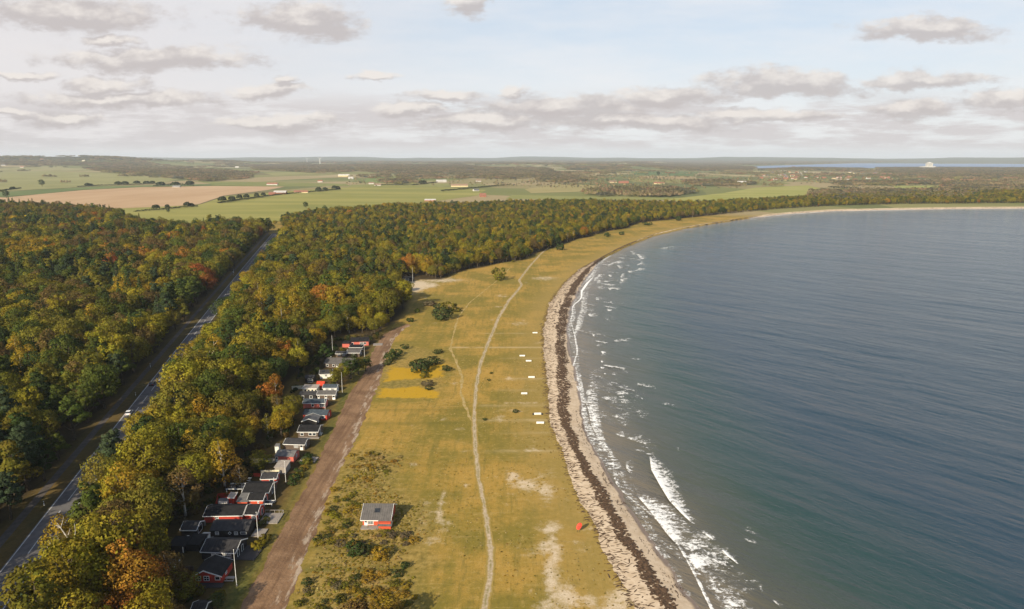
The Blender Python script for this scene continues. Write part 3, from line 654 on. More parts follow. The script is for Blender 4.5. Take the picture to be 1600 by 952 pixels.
def unit(v): return v / np.maximum(np.linalg.norm(v, axis=-1, keepdims=True), 1e-9)
def leaves_from(P, N, Sd, size, rg, elong=1.4):
    """quads at P facing roughly N; Sd: shading normals"""
    n = len(P); Nn = unit(N + rg.normal(0, .45, (n, 3)))
    flip = (Nn * N).sum(1) < 0.05; Nn[flip] = N[flip]
    T = unit(np.cross(Nn, rg.normal(0, 1, (n, 3)))); B = np.cross(Nn, T)
    s = size * rg.uniform(.6, 1.35, n)[:, None]
    a = T * s * elong * .5; b = B * s * .5
    q = np.stack([P - a * .9, P - b + a * .1, P + a, P + b * .9 - a * .15], 1).reshape(-1, 3)
    f = np.arange(4 * n).reshape(n, 4)
    nn = np.repeat(unit(Sd + rg.normal(0, .16, (n, 3))), 4, 0); sh = np.repeat(rg.uniform(0, 1, n), 4)
    return q, f, nn, sh
def crown_pts(kind, rg, h, R, nl):
    Ps, Ns, Ss = [], [], []
    cz = h * .60; rz = h * .40
    if kind in ('oak', 'shrub', 'birch', 'ash'):
        nc = {'oak': 78, 'ash': 52, 'birch': 34, 'shrub': 16}[kind]
        if kind == 'shrub': cz = h * .45; rz = h * .5
        if kind == 'birch': cz = h * .54; rz = h * .46
        C = []
        for i in range(nc):
            z = 1 - 2 * (i + .5) / nc; ph = i * 2.39996 + rg.uniform(-.5, .5); z = np.clip(z * .96 + rg.uniform(-.12, .16), -.85, 1)
            r = math.sqrt(max(0, 1 - z * z)); q = rg.uniform(.55, .88)
            if kind == 'ash': q = rg.uniform(.35, 1.02)
            if kind == 'oak' and rg.random() < .22: q *= 1.14
            C.append((r * math.cos(ph) * R * q, r * math.sin(ph) * R * q, cz + z * rz * q))
        C = np.array(C); rc = R * rg.uniform(.17, .36, nc)
        if kind == 'birch': rc = R * rg.uniform(.28, .5, nc)
        sq = .8
    elif kind == 'pine':
        nc = 26; C = []; rc = []
        for i in range(nc):
            t = i / nc; z = h * (.42 + .55 * t); rr = R * (1.05 - .75 * t ** 1.6) * rg.uniform(.25, 1.0); ph = i * 2.4 + rg.uniform(-.6, .6)
            C.append((rr * math.cos(ph), rr * math.sin(ph), z + rg.uniform(-.5, .5))); rc.append(R * rg.uniform(.28, .46) * (1.1 - .45 * t))
        C = np.array(C); rc = np.array(rc); sq = .5
    elif kind == 'spruce':
        nc = 60; C = []; rc = []
        for i in range(nc):
            t = (i + .5) / nc; z = h * (.10 + .88 * t); rr = R * (1 - t) ** .9 * rg.uniform(.55, .9); ph = i * 2.4 + rg.uniform(-.4, .4)
            C.append((rr * math.cos(ph), rr * math.sin(ph), z)); rc.append(max(.35, R * .42 * (1 - t) + .25))
        C = np.array(C); rc = np.array(rc); sq = .55
    w = rc ** 2; cnt = (nl * w / w.sum()).astype(int) + 2
    ctr = np.array([0, 0, cz])
    for c, r, m in zip(C, rc, cnt):
        d = unit(rg.normal(0, 1, (m, 3))); out = unit((c - ctr)[None] * np.array([1, 1, .8]))[0]
        keepm = (d @ out > -.45) & (d[:, 2] > -.75); d = d[keepm]
        rad = r * (.80 + .30 * rg.random(len(d)) ** 1.5)[:, None]
        p = c + d * rad * np.array([1, 1, sq])
        Ps.append(p); Ns.append(unit(d * .8 + out * .25 + np.array([0, 0, .15]))); Ss.append(unit(d * .75 + unit(p - ctr) * .45 + np.array([0, 0, .08])))
    return np.concatenate(Ps), np.concatenate(Ns), np.concatenate(Ss), C
def trunk_mb(kind, rg, h, R, C, mi=0):
    mb = MB(); r0 = .022 * h + .06
    if kind == 'birch': r0 *= .6
    top = h * (.92 if kind in ('spruce', 'pine') else .78); lean = rg.normal(0, .25, 2)
    pts = [(lean[0] * t, lean[1] * t, -.3 + top * t) for t in (0, .15, .4, .7, 1)]
    mb.tube(pts, [r0 * 1.25, r0, r0 * .75, r0 * .5, r0 * .15], 7, mi)
    if kind != 'spruce':
        for c in C[rg.permutation(len(C))[:11]]:
            z0 = max(h * .2, c[2] - np.hypot(c[0], c[1]) * .7 - h * .06); z0 = min(z0, top * .92)
            a = (lean[0] * z0 / top, lean[1] * z0 / top, z0); b = ((a[0] + c[0]) / 2, (a[1] + c[1]) / 2, (z0 + c[2]) / 2 - h * .02)
            mb.tube([a, b, tuple(c)], [r0 * .42, r0 * .27, r0 * .1], 5, mi)
    return mb
def finish_leaf_mesh(name, q, f, nn, sh, mats, extra=None):
    nv = len(q); midx = np.zeros(len(f), int)
    me = mesh_np(name, q, f, mats, smooth=True) if extra is None else None
    if extra is not None:
        V = np.concatenate([q, np.array(extra.v)]); F_ = [tuple(r) for r in f.tolist()] + [tuple(i + nv for i in t) for t in extra.f]
        midx = np.concatenate([midx, np.ones(len(extra.f), int)])
        me = bpy.data.meshes.new(name); me.from_pydata(V.tolist(), [], F_)
        for m in mats: me.materials.append(m)
        me.polygons.foreach_set('material_index', midx.astype(np.int32)); me.polygons.foreach_set('use_smooth', np.ones(len(F_), bool)); me.update()
        sh = np.concatenate([sh, np.full(len(extra.v), .5)])
        ev = np.array(extra.v); nn = np.concatenate([nn, np.zeros((len(ev), 3))])
    attr(me, 'shade', sh)
    me.normals_split_custom_set_from_vertices([tuple(v) for v in nn.tolist()])
    return me
PROTO = {}
def make_proto(kind, seed, h, R, nl, size, pale=False, far=False):
    rg = np.random.default_rng(seed)
    P_, N_, S_, C = crown_pts(kind, rg, h, R, nl)
    q, f, nn, sh = leaves_from(P_, N_, S_, size, rg, 1.7 if kind in ('pine', 'spruce') else 1.35)
    tb = trunk_mb(kind, rg, h, R, C); bm_mat = bark_pale if pale else bark
    crown = finish_leaf_mesh('crown', q, f, nn, sh, [lm]); trunk = tb.mesh('trunk', bm_mat)
    trunk.polygons.foreach_set('use_smooth', np.ones(len(trunk.polygons), bool))
    joined = finish_leaf_mesh('tree_model', q, f, nn, sh, [lm, bm_mat], tb)
    return dict(kind=kind, h=h, R=R, crown=crown, trunk=trunk, joined=joined)
PROTOS = []
for i in range(7): PROTOS.append(make_proto('oak', 100 + i, 13 + .5 * (i % 3), 4.4 + .55 * (i % 4), 5400, .37))
for i in range(3): PROTOS.append(make_proto('ash', 200 + i, 14.5, 3.7 + .4 * i, 3600, .38))
for i in range(3): PROTOS.append(make_proto('birch', 300 + i, 14, 2.9 + .2 * i, 2600, .36, True))
for i in range(4): PROTOS.append(make_proto('pine', 400 + i, 14, 4.1, 3000, .42))
for i in range(2): PROTOS.append(make_proto('spruce', 500 + i, 17, 3.3, 2800, .40))
SHRUBS = [make_proto('shrub', 600 + i, 2.4, 1.8, 900, .26) for i in range(4)]
KIDX = {k: [i for i, p in enumerate(PROTOS) if p['kind'] == k] for k in ('oak', 'ash', 'birch', 'pine', 'spruce')}

# colours leaves have in October
TINTS = {'dark green': (.042, .060, .017), 'green': (.070, .085, .017), 'olive': (.128, .112, .018), 'yellow-green': (.205, .168, .019), 'golden': (.235, .158, .018),
         'orange': (.270, .125, .022), 'rust-red': (.20, .068, .020), 'brown': (.120, .082, .028), 'bluish green': (.045, .062, .030), 'bright yellow': (.38, .25, .015)}
def pick(rg, w):
    ks = list(w); p = np.array([w[k] for k in ks], float); return ks[rg.choice(len(ks), p=p / p.sum())]
rgT = np.random.default_rng(77)
def _unused(): pass
def hexpts(poly, s, jit, box=None):
    xs_ = [p[0] for p in poly]; ys_ = [p[1] for p in poly]
    out = []; r = 0; y = min(ys_)
    while y < max(ys_):
        x = np.arange(min(xs_) + (s / 2 if r % 2 else 0), max(xs_), s)
        out.append(np.stack([x, np.full(len(x), y)], 1)); y += s * .866; r += 1
    Q = np.concatenate(out); Q = Q + rgT.uniform(-jit, jit, Q.shape) * s
    return Q[inside(Q[:, 0], Q[:, 1], poly)]
def nval(x, y, s, ph=0):
    return .5 + .25 * (np.sin(x / s + 1.7 * ph) * np.cos(y / s * .8 + ph) + np.sin((x * .6 + y) / s * 1.3 + 2 * ph))
def lowfreq(x, y):
    return nval(x, y, 34, .3) * .6 + nval(x, y, 13, 1.1) * .4
mid = hexpts(WOOD_MID, 7.5, .37); left = hexpts(WOOD_LEFT, 8.0, .37)
TREES = []      # x, y, proto index, scale, tint name, zone
SPECIAL = [(178, 432, 9, 'rust-red'), (240, 420, 9, 'orange'), (275, 425, 7, 'orange'), (322, 452, 9, 'rust-red'), (330, 462, 8, 'rust-red'), (36, 358, 16, 'bright yellow'), (412, 640, 5, 'orange'), (640, 425, 13, 'orange'), (662, 428, 12, 'golden'), (45, 422, 14, 'golden'),
           (243, 478, 8, 'golden'), (205, 475, 8, 'golden'), (205, 965, 5, 'orange'), (20, 935, 5, 'golden'), (20, 405, 16, 'golden'), (330, 400, 10, 'brown'), (282, 590, 7, 'golden'), (270, 700, 7, 'yellow-green'), (215, 800, 5, 'golden')]
SP = [(*un(u, v), r, c) for u, v, r, c in SPECIAL]
bad = [tuple(p) for p in trl]
def add_tree(x, y, zone):
    d = math.hypot(x, y); lf = float(lowfreq(x, y)); r = rgT.random()
    if zone == 'left':
        conif = .10 + 2.4 * max(0, float(nval(x, y, 45, 2.2)) - .5)
        if r < conif * .75: kind = 'pine'
        elif r < conif: kind = 'spruce'
        else: kind = 'oak' if rgT.random() < .72 else ('ash' if rgT.random() < .75 else 'birch')
        w = {'dark green': .9, 'green': 1.5, 'olive': 3.4, 'yellow-green': 2.0, 'golden': .4, 'orange': .12, 'brown': 1.5, 'rust-red': .06}
        if d > 700: w = {'dark green': 1, 'green': 1.2, 'olive': 2.6, 'yellow-green': .7, 'golden': .3, 'orange': .2, 'brown': 2.6, 'rust-red': .08}
    else:
        dune = y > 520
        conif = .10 if not dune else .34
        if r < conif: kind = 'pine'
        else: kind = 'oak' if rgT.random() < .62 else ('ash' if rgT.random() < .68 else 'birch')
        w = {'dark green': .4, 'green': 1.1, 'olive': 3.2, 'yellow-green': 4.2, 'golden': 1.1, 'orange': .07, 'brown': .7}
        if dune: w = {'dark green': .7, 'green': .7, 'olive': 3.2, 'yellow-green': 3.2, 'golden': 1.3, 'orange': .10, 'brown': 1.3}
    if kind in ('pine', 'spruce'): w = {'dark green': 2.0, 'bluish green': 1.2, 'green': 1.6, 'olive': .5 + (2 if d > 520 else 0)}
    t = pick(rgT, w)
    if kind == 'birch': t = pick(rgT, {'golden': 2, 'olive': 1.5, 'brown': 1.6, 'yellow-green': 1})
    for sx, sy, sr, sc in SP:
        if (x - sx) ** 2 + ((y - sy) * .6) ** 2 < sr * sr:
            t = sc; kind = 'oak' if kind in ('pine', 'spruce') else kind
    s = (rgT.uniform(.78, 1.42) if rgT.random() < .8 else rgT.uniform(.5, .8)) * (.95 + .34 * lf)
    if zone == 'mid' and x < np.polyval(cf, y) + 24: s *= .86 if y < 300 else .82
    if zone == 'mid' and y < 420:
        dtr = float(np.min(np.hypot(track_c[:, 0] - x, track_c[:, 1] - y)))
        if dtr < 48 and y > 165: s *= .62 + .25 * max(0, (dtr - 30) / 18)
    if zone == 'mid' and y > 480: s *= .72 if x > -150 else .84
    if zone == 'mid' and y > 900: s *= .85
    TREES.append([x, y, int(rgT.choice(KIDX[kind])), s, t, zone])
for x, y in mid:
    if rgT.random() < .03: continue
    add_tree(float(x), float(y), 'mid')
for x, y in left:
    if rgT.random() < .03: continue
    add_tree(float(x), float(y), 'left')
# trees that close off the far end of the road and stand just below the picture
for u, v in [(428, 360), (420, 358), (436, 362), (444, 356), (412, 357), (430, 352), (422, 350)]: add_tree(*un(u, v), 'mid')
for u, v in [(70, 960), (105, 945), (140, 932), (172, 940), (200, 925), (150, 965), (205, 965), (118, 972)]: add_tree(*un(u, v), 'mid')
# keep gardens, cabins and the track free
free = W([(330, 1040), (285, 955), (240, 915), (236, 880), (254, 838), (276, 812), (302, 788), (326, 762), (348, 744), (395, 712), (428, 690), (440, 655), (462, 625), (466, 590), (495, 560), (508, 540), (535, 526), (592, 522), (640, 500), (640, 1000)])
cabin_zone = [tuple(p) for p in free]
clear_poly = CLEARING
def far_enough(T):
    x, y = T[0], T[1]
    return not (y < 410 and inside(np.array([x]), np.array([y]), cabin_zone)[0]) and not inside(np.array([x]), np.array([y]), clear_poly)[0]
TREES = [T for T in TREES if far_enough(T)]
# trees dropped from the left wood, an added gap so sun reaches the car
_cy = un(201, 648)[1]; _cx = float(np.polyval(cf, _cy)) + 2
TREES = [T for T in TREES if dist_line([T[0]], [T[1]], [(_cx - 4, _cy - 7), (_cx - 17, _cy - 29)])[0] > 5.5]
def project(x, y, z):
    zz = z - CAMZ; cp, sp_ = math.cos(PITCH), math.sin(PITCH)
    fwd = y * cp - zz * sp_; up = y * sp_ + zz * cp
    return 800 + F * x / fwd, 476 - F * up / fwd, fwd
# which ones show largest: size in the picture, in frame, and not behind others
TA = np.array([[T[0], T[1], PROTOS[T[2]]['h'] * T[3], PROTOS[T[2]]['R'] * T[3]] for T in TREES])
U, V, FW = project(TA[:, 0], TA[:, 1], LAND + TA[:, 2] * .8)
infr = (U > -12) & (U < 1612) & (V < 975) & (V > 200) & (FW > 20)
size = TA[:, 3] / FW
cand = np.where(infr & (np.hypot(TA[:, 0], TA[:, 1]) < 480))[0]
vis = np.zeros(len(TREES))
for i in cand:
    x, y, h, R = TA[i]; near_ = np.where((np.abs(TA[:, 0] - x) < 45) & (np.abs(TA[:, 1] - y) < 45))[0]; near_ = near_[near_ != i]
    score = 0
    for fx, fz in ((0, .97), (-.5, .85), (.5, .85), (-.7, .62), (.7, .62), (0, .72)):
        p = np.array([x + fx * R, y - .35 * R, LAND + fz * h]); dvec = np.array([0, 0, CAMZ]) - p; dvec /= np.linalg.norm(dvec)
        c = np.stack([TA[near_, 0], TA[near_, 1], LAND + TA[near_, 2] * .6], 1) - p
        ab = np.stack([TA[near_, 3], TA[near_, 3], TA[near_, 2] * .4], 1) * .85
        # ray against ellipsoids
        cs = c / ab; ds = dvec[None] / ab; t = (cs * ds).sum(1) / (ds * ds).sum(1)
        dist = np.linalg.norm(cs - ds * t[:, None], axis=1)
        if not np.any((t > 0) & (dist < 1)): score += 1
    vis[i] = score
good = [i for i in cand if vis[i] >= 2]
good.sort(key=lambda i: -size[i] * (.6 + .4 * vis[i] / 6))
LIMIT = {'oak': 175, 'ash': 80, 'pine': 75, 'spruce': 25, 'birch': 42}
KNAME = {'oak': ('broadleaf_tree', 'round-crowned broadleaf', 'tree'), 'ash': ('broadleaf_tree', 'open-crowned broadleaf', 'tree'), 'birch': ('birch_tree', 'slender pale-stemmed birch', 'birch tree'), 'pine': ('pine_tree', 'flat-layered pine', 'pine tree'), 'spruce': ('spruce_tree', 'pointed spruce', 'spruce tree')}
ORD = ['nearest', 'second nearest', 'third nearest', 'fourth nearest', 'fifth nearest', 'sixth nearest', 'seventh nearest', 'eighth nearest', 'ninth nearest', 'tenth nearest', 'eleventh nearest', 'twelfth nearest', 'thirteenth nearest', 'fourteenth nearest', 'fifteenth nearest', 'sixteenth nearest', 'seventeenth nearest', 'eighteenth nearest', 'nineteenth nearest', 'twentieth nearest'] + ['twenty-%s nearest' % q for q in 'first second third fourth fifth sixth seventh eighth ninth'.split()]
chosen = []; used = {k: 0 for k in LIMIT}
for i in good:
    k = PROTOS[TREES[i][2]]['kind']
    if used[k] < LIMIT[k]: used[k] += 1; chosen.append(i)
chosen_set = set(chosen)
rcx = np.polyval(cf, TA[:, 1])
def zone_of(i):
    x, y = TA[i, :2]; dr = x - rcx[i]
    if TREES[i][5] == 'left': return 'at the edge of the wood left of the road' if dr > -24 else 'deep in the wood left of the road'
    if dr < 24: return 'along the right side of the road'
    dt = float(np.min(np.hypot(track_c[:, 0] - x, track_c[:, 1] - y)))
    if dt < 52: return 'behind the cabin row'
    return 'midway between road and cabins'
classes = {}
for i in chosen: classes.setdefault((TREES[i][4], PROTOS[TREES[i][2]]['kind'], zone_of(i)), []).append(i)
def put_tree(i, label):
    x, y, pi, s, t, z = TREES[i]; p = PROTOS[pi]; nm, _, cat = KNAME[p['kind']]
    root = empty(nm, (x, y, LAND), rgT.uniform(0, 6.28), label, cat, 'trees of the wood ' + ('left of the road' if z == 'left' else 'between the road and the shore'))
    root.scale = (s, s, s * rgT.uniform(.92, 1.1))
    link(bpy.data.objects.new('trunk', p['trunk']), root)
    c = link(bpy.data.objects.new('crown', p['crown']), root)
    f_j = rgT.uniform(.82, 1.2); c['tint'] = [v * f_j for v in TINTS[t]]
    return root
for (t, k, z), idx in classes.items():
    idx.sort(key=lambda i: math.hypot(TA[i, 0], TA[i, 1]))
    for r, i in enumerate(idx):
        put_tree(i, ('%s %s %s %s' % (ORD[min(r, len(ORD) - 1)], t, KNAME[k][1], z)) if len(idx) > 1 else '%s %s %s' % (t, KNAME[k][1], z))

# ------------------------------------------------------------------ the rest of the woods
def model_collection(name, meshes):
    c = bpy.data.collections.new(name)
    for i, me in enumerate(meshes): c.objects.link(bpy.data.objects.new('%s_%s' % (name, 'abcdefghijklmnopqrstuvwxyz'[i]), me))
    return c
def scatter(name, P_, idx, scl, rot, tint, coll):
    me = bpy.data.meshes.new(name); me.vertices.add(len(P_)); me.vertices.foreach_set('co', np.asarray(P_, np.float32).ravel())
    attr(me, 'idx', np.asarray(idx, np.int32), typ='INT'); attr(me, 'scl', np.asarray(scl, np.float32), typ='FLOAT_VECTOR'); attr(me, 'rot', np.asarray(rot, np.float32), typ='FLOAT_VECTOR')
    attr(me, 'tint', np.concatenate([np.asarray(tint, np.float32), np.ones((len(P_), 1), np.float32)], 1), typ='FLOAT_COLOR')
    me.materials.append(lm)
    o = link(bpy.data.objects.new(name, me)); tag(o, kind='stuff')
    ng = bpy.data.node_groups.new(name, 'GeometryNodeTree')
    ng.interface.new_socket('Geometry', in_out='INPUT', socket_type='NodeSocketGeometry'); ng.interface.new_socket('Geometry', in_out='OUTPUT', socket_type='NodeSocketGeometry')
    N = ng.nodes; gi_ = N.new('NodeGroupInput'); go_ = N.new('NodeGroupOutput'); ci = N.new('GeometryNodeCollectionInfo'); ci.inputs['Collection'].default_value = coll
    ci.inputs['Separate Children'].default_value = True; ci.inputs['Reset Children'].default_value = True
    ip = N.new('GeometryNodeInstanceOnPoints'); ip.inputs['Pick Instance'].default_value = True
    def na(nm, dt): n = N.new('GeometryNodeInputNamedAttribute'); n.data_type = dt; n.inputs['Name'].default_value = nm; return n.outputs['Attribute']
    L = ng.links; L.new(gi_.outputs[0], ip.inputs['Points']); L.new(ci.outputs[0], ip.inputs['Instance']); L.new(na('idx', 'INT'), ip.inputs['Instance Index'])
    L.new(na('scl', 'FLOAT_VECTOR'), ip.inputs['Scale'])
    er = N.new('FunctionNodeEulerToRotation'); L.new(na('rot', 'FLOAT_VECTOR'), er.inputs[0]); L.new(er.outputs[0], ip.inputs['Rotation'])
    L.new(ip.outputs[0], go_.inputs[0])
    md = o.modifiers.new('scatter', 'NODES'); md.node_group = ng; return o
tree_models = model_collection('tree_model', [p['joined'] for p in PROTOS])
def scatter_trees(name, ids):
    P_, ix, sc, rt, tn = [], [], [], [], []
    for i in ids:
        x, y, pi, s, t, z = TREES[i]; P_.append((x, y, LAND)); ix.append(pi); sc.append((s, s, s * rgT.uniform(.92, 1.1))); rt.append((0, 0, rgT.uniform(0, 6.28)))
        tn.append(np.array(TINTS[t]) * rgT.uniform(.82, 1.2))
    return scatter(name, P_, ix, sc, rt, tn, tree_models)
rest = [i for i in range(len(TREES)) if i not in chosen_set and (TREES[i][1] > 110)]
# drop what lies far outside the picture
rest = [i for i in rest if abs(TA[i, 0]) < .80 * TA[i, 1] + 55]
scatter_trees('woodland', rest)
# ------------------------------------------------------------------ cabins
def boards(name, c1, c2, rough=.75):
    m, n, o = newmat(name); tc = n.node('ShaderNodeTexCoord').outputs['Object']
    w = n.node('ShaderNodeTexWave', wave_type='BANDS', bands_direction='X'); n.l.new(tc, w.inputs['Vector']); w.inputs['Scale'].default_value = 2.2; w.inputs['Distortion'].default_value = .6
    c = n.mix(n.noise(tc, 1.1, 4, .65), c1, c2); c = n.mix(n.math('MULTIPLY', n.ramp(w.outputs['Fac'], .08, 0), .6), c, tuple(q * .35 for q in c1))
    principled(n, o, c, rough, .25); return m
def felt(name, c1, c2, seam=0):
    m, n, o = newmat(name); tc = n.node('ShaderNodeTexCoord').outputs['Object']
    c = n.mix(n.ramp(n.noise(tc, .9, 6, .7), .3, .7), c1, c2)
    c = n.mix(n.math('MULTIPLY', n.ramp(n.noise(n.mapping(tc, (3, .35, 1)), .9, 4, .7), .55, .8), .4), c, tuple(q * 1.7 + .01 for q in c2))
    w = n.node('ShaderNodeTexWave', wave_type='BANDS', bands_direction='X'); n.l.new(tc, w.inputs['Vector']); w.inputs['Scale'].default_value = 1.1 if not seam else .5
    c = n.mix(n.math('MULTIPLY', n.ramp(w.outputs['Fac'], .06, 0), .45), c, tuple(q * 1.8 for q in c2))
    principled(n, o, c, .9, .15, n.bump(n.ramp(w.outputs['Fac'], .1, 0), .5, .05)); return m
M = {'red': boards('red_painted_boards', (.36, .035, .022), (.46, .055, .032)), 'orange_red': boards('orange_red_boards', (.46, .065, .028), (.55, .095, .042)), 'pink_red': boards('faded_red_boards', (.46, .10, .075), (.56, .16, .12)),
     'black': boards('black_tarred_boards', (.018, .016, .016), (.034, .030, .029)), 'brown': boards('brown_boards', (.085, .060, .045), (.13, .095, .07)), 'white': boards('white_boards', (.66, .64, .58), (.78, .76, .70)),
     'cream': boards('cream_boards', (.62, .55, .38), (.74, .68, .50)), 'grey_wood': boards('weathered_boards', (.24, .21, .18), (.36, .32, .28)),
     'r_black': felt('black_roofing', (.011, .011, .012), (.022, .021, .022)), 'r_grey': felt('grey_roofing', (.105, .10, .098), (.16, .155, .15)), 'r_dark': felt('dark_grey_roofing', (.030, .029, .031), (.052, .050, .052)),
     'r_seam': felt('seamed_black_roofing', (.020, .019, .021), (.036, .034, .036), 1), 'r_tile': felt('grey_tiles', (.075, .070, .068), (.115, .105, .10), 1), 'r_wood': felt('weathered_roof', (.26, .22, .19), (.38, .33, .28)), 'r_red': felt('red_roofing', (.42, .04, .02), (.52, .07, .035)), 'r_blue': felt('blue_grey_roofing', (.035, .045, .058), (.06, .075, .09)),
     'trim': mottled('white_trim', (.70, .69, .66), (.80, .79, .76), 1.2, .5, .4), 'glass': mottled('window_glass', (.012, .014, .018), (.03, .034, .04), .5, .08, .6),
     'deck': boards('deck_boards', (.21, .18, .155), (.32, .28, .245)), 'deck_dark': boards('dark_deck_boards', (.04, .035, .035), (.07, .062, .06)), 'stone': mottled('brickwork', (.30, .24, .20), (.42, .36, .31), 3, .9), 'steel': mottled('steel', (.35, .35, .36), (.5, .5, .5), 1, .4, .5)}
OFF = .045
def win_parts(root, x, z, w, h, kind, face='front', L=0, Dp=0):
    """a white window with panes on the front (y=0) or the east (x=L) wall"""
    def put(mb_, a0, a1, d0, d1, z0, z1):
        if face == 'front': mb_.box(a0, a1, -d1, -d0, z0, z1)
        else: mb_.box(L + d0, L + d1, a0, a1, z0, z1)
    fr = MB(); t = .11
    if kind == 'diamond':
        r = w / 2
        def dia(R, y0, y1): 
            q = [(x, z + h / 2 - R), (x + R, z + h / 2), (x, z + h / 2 + R), (x - R, z + h / 2)]
            return [(a, y0, b) for a, b in q], [(a, y1, b) for a, b in q]
        fr.prism(*dia(r, -.012, -.07)); w_ = fr.build('window', M['trim'], root)
        g_ = MB(); g_.prism(*dia(r * .58, -.02, -.085)); g_.build('pane', M['glass'], w_); return w_
    x0, x1, z0, z1 = x - w / 2, x + w / 2, z, z + h
    put(fr, x0, x0 + t, .01, .09, z0, z1); put(fr, x1 - t, x1, .01, .09, z0, z1)
    put(fr, x0 + t, x1 - t, .01, .09, z0, z0 + t); put(fr, x0 + t, x1 - t, .01, .09, z1 - t, z1)
    nv = {'grid': 1, 'plain': 0, 'triple': 2, 'door': 0, 'bright': 3, 'glazed': 3}.get(kind, 0)
    for k in range(nv):
        xx = x0 + w * (k + 1) / (nv + 1); put(fr, xx - .045, xx + .045, .012, .085, z0 + t, z1 - t)
    if kind in ('grid', 'triple', 'bright'): put(fr, x0 + t, x1 - t, .014, .080, (z0 + z1) / 2 - .045, (z0 + z1) / 2 + .045)
    if kind == 'bright': put(fr, x0 + t, x1 - t, .014, .078, z0 + h * .62, z0 + h * .7)
    if kind == 'door': put(fr, x0 + t, x1 - t, .012, .07, z0 + t, z0 + h * .52)
    w_ = fr.build('door' if kind == 'door' else 'window', M['trim'], root)
    g_ = MB(); put(g_, x0 + t * .5, x1 - t * .5, .006, .05, z0 + t * .5, z1 - t * .5); g_.build('pane', M['glass'], w_)
    return w_
HUTS = []
def cabin(label, a, b, Dp, wh, rise, roof='gx', wall='red', rc='r_black', wins=(), east=(), group='summer cabins along the dirt track', name='cabin', cat='cabin', ov=.24, apex=.5, trim=True, deck=None, rail=False, base=0.0, chimney=None, skylight=None, deckmat='deck', openfront=None, zlift=0.0):
    A_, B_ = np.array(un(*a)), np.array(un(*b)); L = float(np.hypot(*(B_ - A_))); rz = math.atan2(B_[1] - A_[1], B_[0] - A_[0])
    root = empty(name, (A_[0], A_[1], LAND + zlift), rz, label, cat, group)
    for q1 in np.linspace(0, L, max(2, int(L / 2.5))):
        for q2 in np.linspace(-2.2, Dp, 4): HUTS.append((A_[0] + math.cos(rz) * q1 - math.sin(rz) * q2, A_[1] + math.sin(rz) * q1 + math.cos(rz) * q2))
    w = MB(); z0 = -.25
    if roof == 'gx':
        prof = [(0, z0), (Dp, z0), (Dp, wh), (Dp * apex, wh + rise), (0, wh)]
        w.prism([(0, y, z) for y, z in prof], [(L, y, z) for y, z in prof])
    elif roof == 'gy':
        prof = [(0, z0), (L, z0), (L, wh), (L * apex, wh + rise), (0, wh)]
        w.prism([(x, 0, z) for x, z in prof], [(x, Dp, z) for x, z in prof])
    elif roof == 'mono':
        prof = [(0, z0), (Dp, z0), (Dp, wh + rise), (0, wh)]
        w.prism([(0, y, z) for y, z in prof], [(L, y, z) for y, z in prof])
    w.build('wall', M[wall], root)
    r = MB(); th = .13; g = .012; bb = MB()
    def slab(p, q, e0, e1, axis):
        # p, q: ends of one roof slope in section; axis x: extruded along x
        (s0, h0), (s1, h1) = p, q
        prof = [(s0, h0 + g), (s1, h1 + g), (s1, h1 + g + th), (s0, h0 + g + th)]
        if axis == 'x': r.prism([(e0, s, h) for s, h in prof], [(e1, s, h) for s, h in prof])
        else: r.prism([(s, e0, h) for s, h in prof], [(s, e1, h) for s, h in prof])
        if trim:
            bp = [(s0, h0 - .10), (s1, h1 - .10), (s1, h1 + g + th + .025), (s0, h0 + g + th + .025)]
            for c0, c1 in ((e0 - .07, e0 - .004), (e1 + .004, e1 + .07)):
                if axis == 'x': bb.prism([(c0, s, h) for s, h in bp], [(c1, s, h) for s, h in bp])
                else: bb.prism([(s, c0, h) for s, h in bp], [(s, c1, h) for s, h in bp])
    if roof == 'gx':
        ap = Dp * apex; s1 = rise / ap; s2 = rise / (Dp - ap)
        slab((-ov, wh - ov * s1), (ap, wh + rise), -ov, L + ov, 'x'); slab((ap, wh + rise), (Dp + ov, wh - ov * s2), -ov, L + ov, 'x')
        if trim: bb.box(-ov, L + ov, -ov - .06, -ov - .004, wh - ov * s1 - .08, wh - ov * s1 + g + th - .02)
    elif roof == 'gy':
        ap = L * apex; s1 = rise / ap; s2 = rise / (L - ap)
        slab((-ov, wh - ov * s1), (ap, wh + rise), -ov, Dp + ov, 'y'); slab((ap, wh + rise), (L + ov, wh - ov * s2), -ov, Dp + ov, 'y')
    else:
        s = rise / Dp
        slab((-ov, wh - ov * s), (Dp + ov, wh + rise + ov * s), -ov, L + ov, 'x')
        if trim: bb.box(-ov, L + ov, -ov - .06, -ov - .004, wh - ov * s - .08, wh - ov * s + g + th - .02)
    rf = r.build('roof', M[rc], root)
    if trim: bb.build('bargeboard', M['trim'], root)
    if chimney:
        cx, cy = chimney[0] * L, chimney[1] * Dp; MB().box(cx - .4, cx + .4, cy - .35, cy + .35, wh * .8, wh + rise + .7).box(cx - .46, cx + .46, cy - .41, cy + .41, wh + rise + .7, wh + rise + .8).build('chimney', M[chimney[2] if len(chimney) > 2 else 'stone'], rf)
    if skylight:
        fx, fy = skylight; ap = Dp * apex; y0, y1 = ap * (fy - .13), ap * (fy + .13); f = lambda y: wh + rise * y / ap + g + th
        x0, x1 = fx * L - .75, fx * L + .75
        MB().prism([(x0, y0, f(y0) + .01), (x0, y1, f(y1) + .01), (x0, y1, f(y1) + .1), (x0, y0, f(y0) + .1)], [(x1, y0, f(y0) + .01), (x1, y1, f(y1) + .01), (x1, y1, f(y1) + .1), (x1, y0, f(y0) + .1)]).build('skylight', M['glass'], rf)
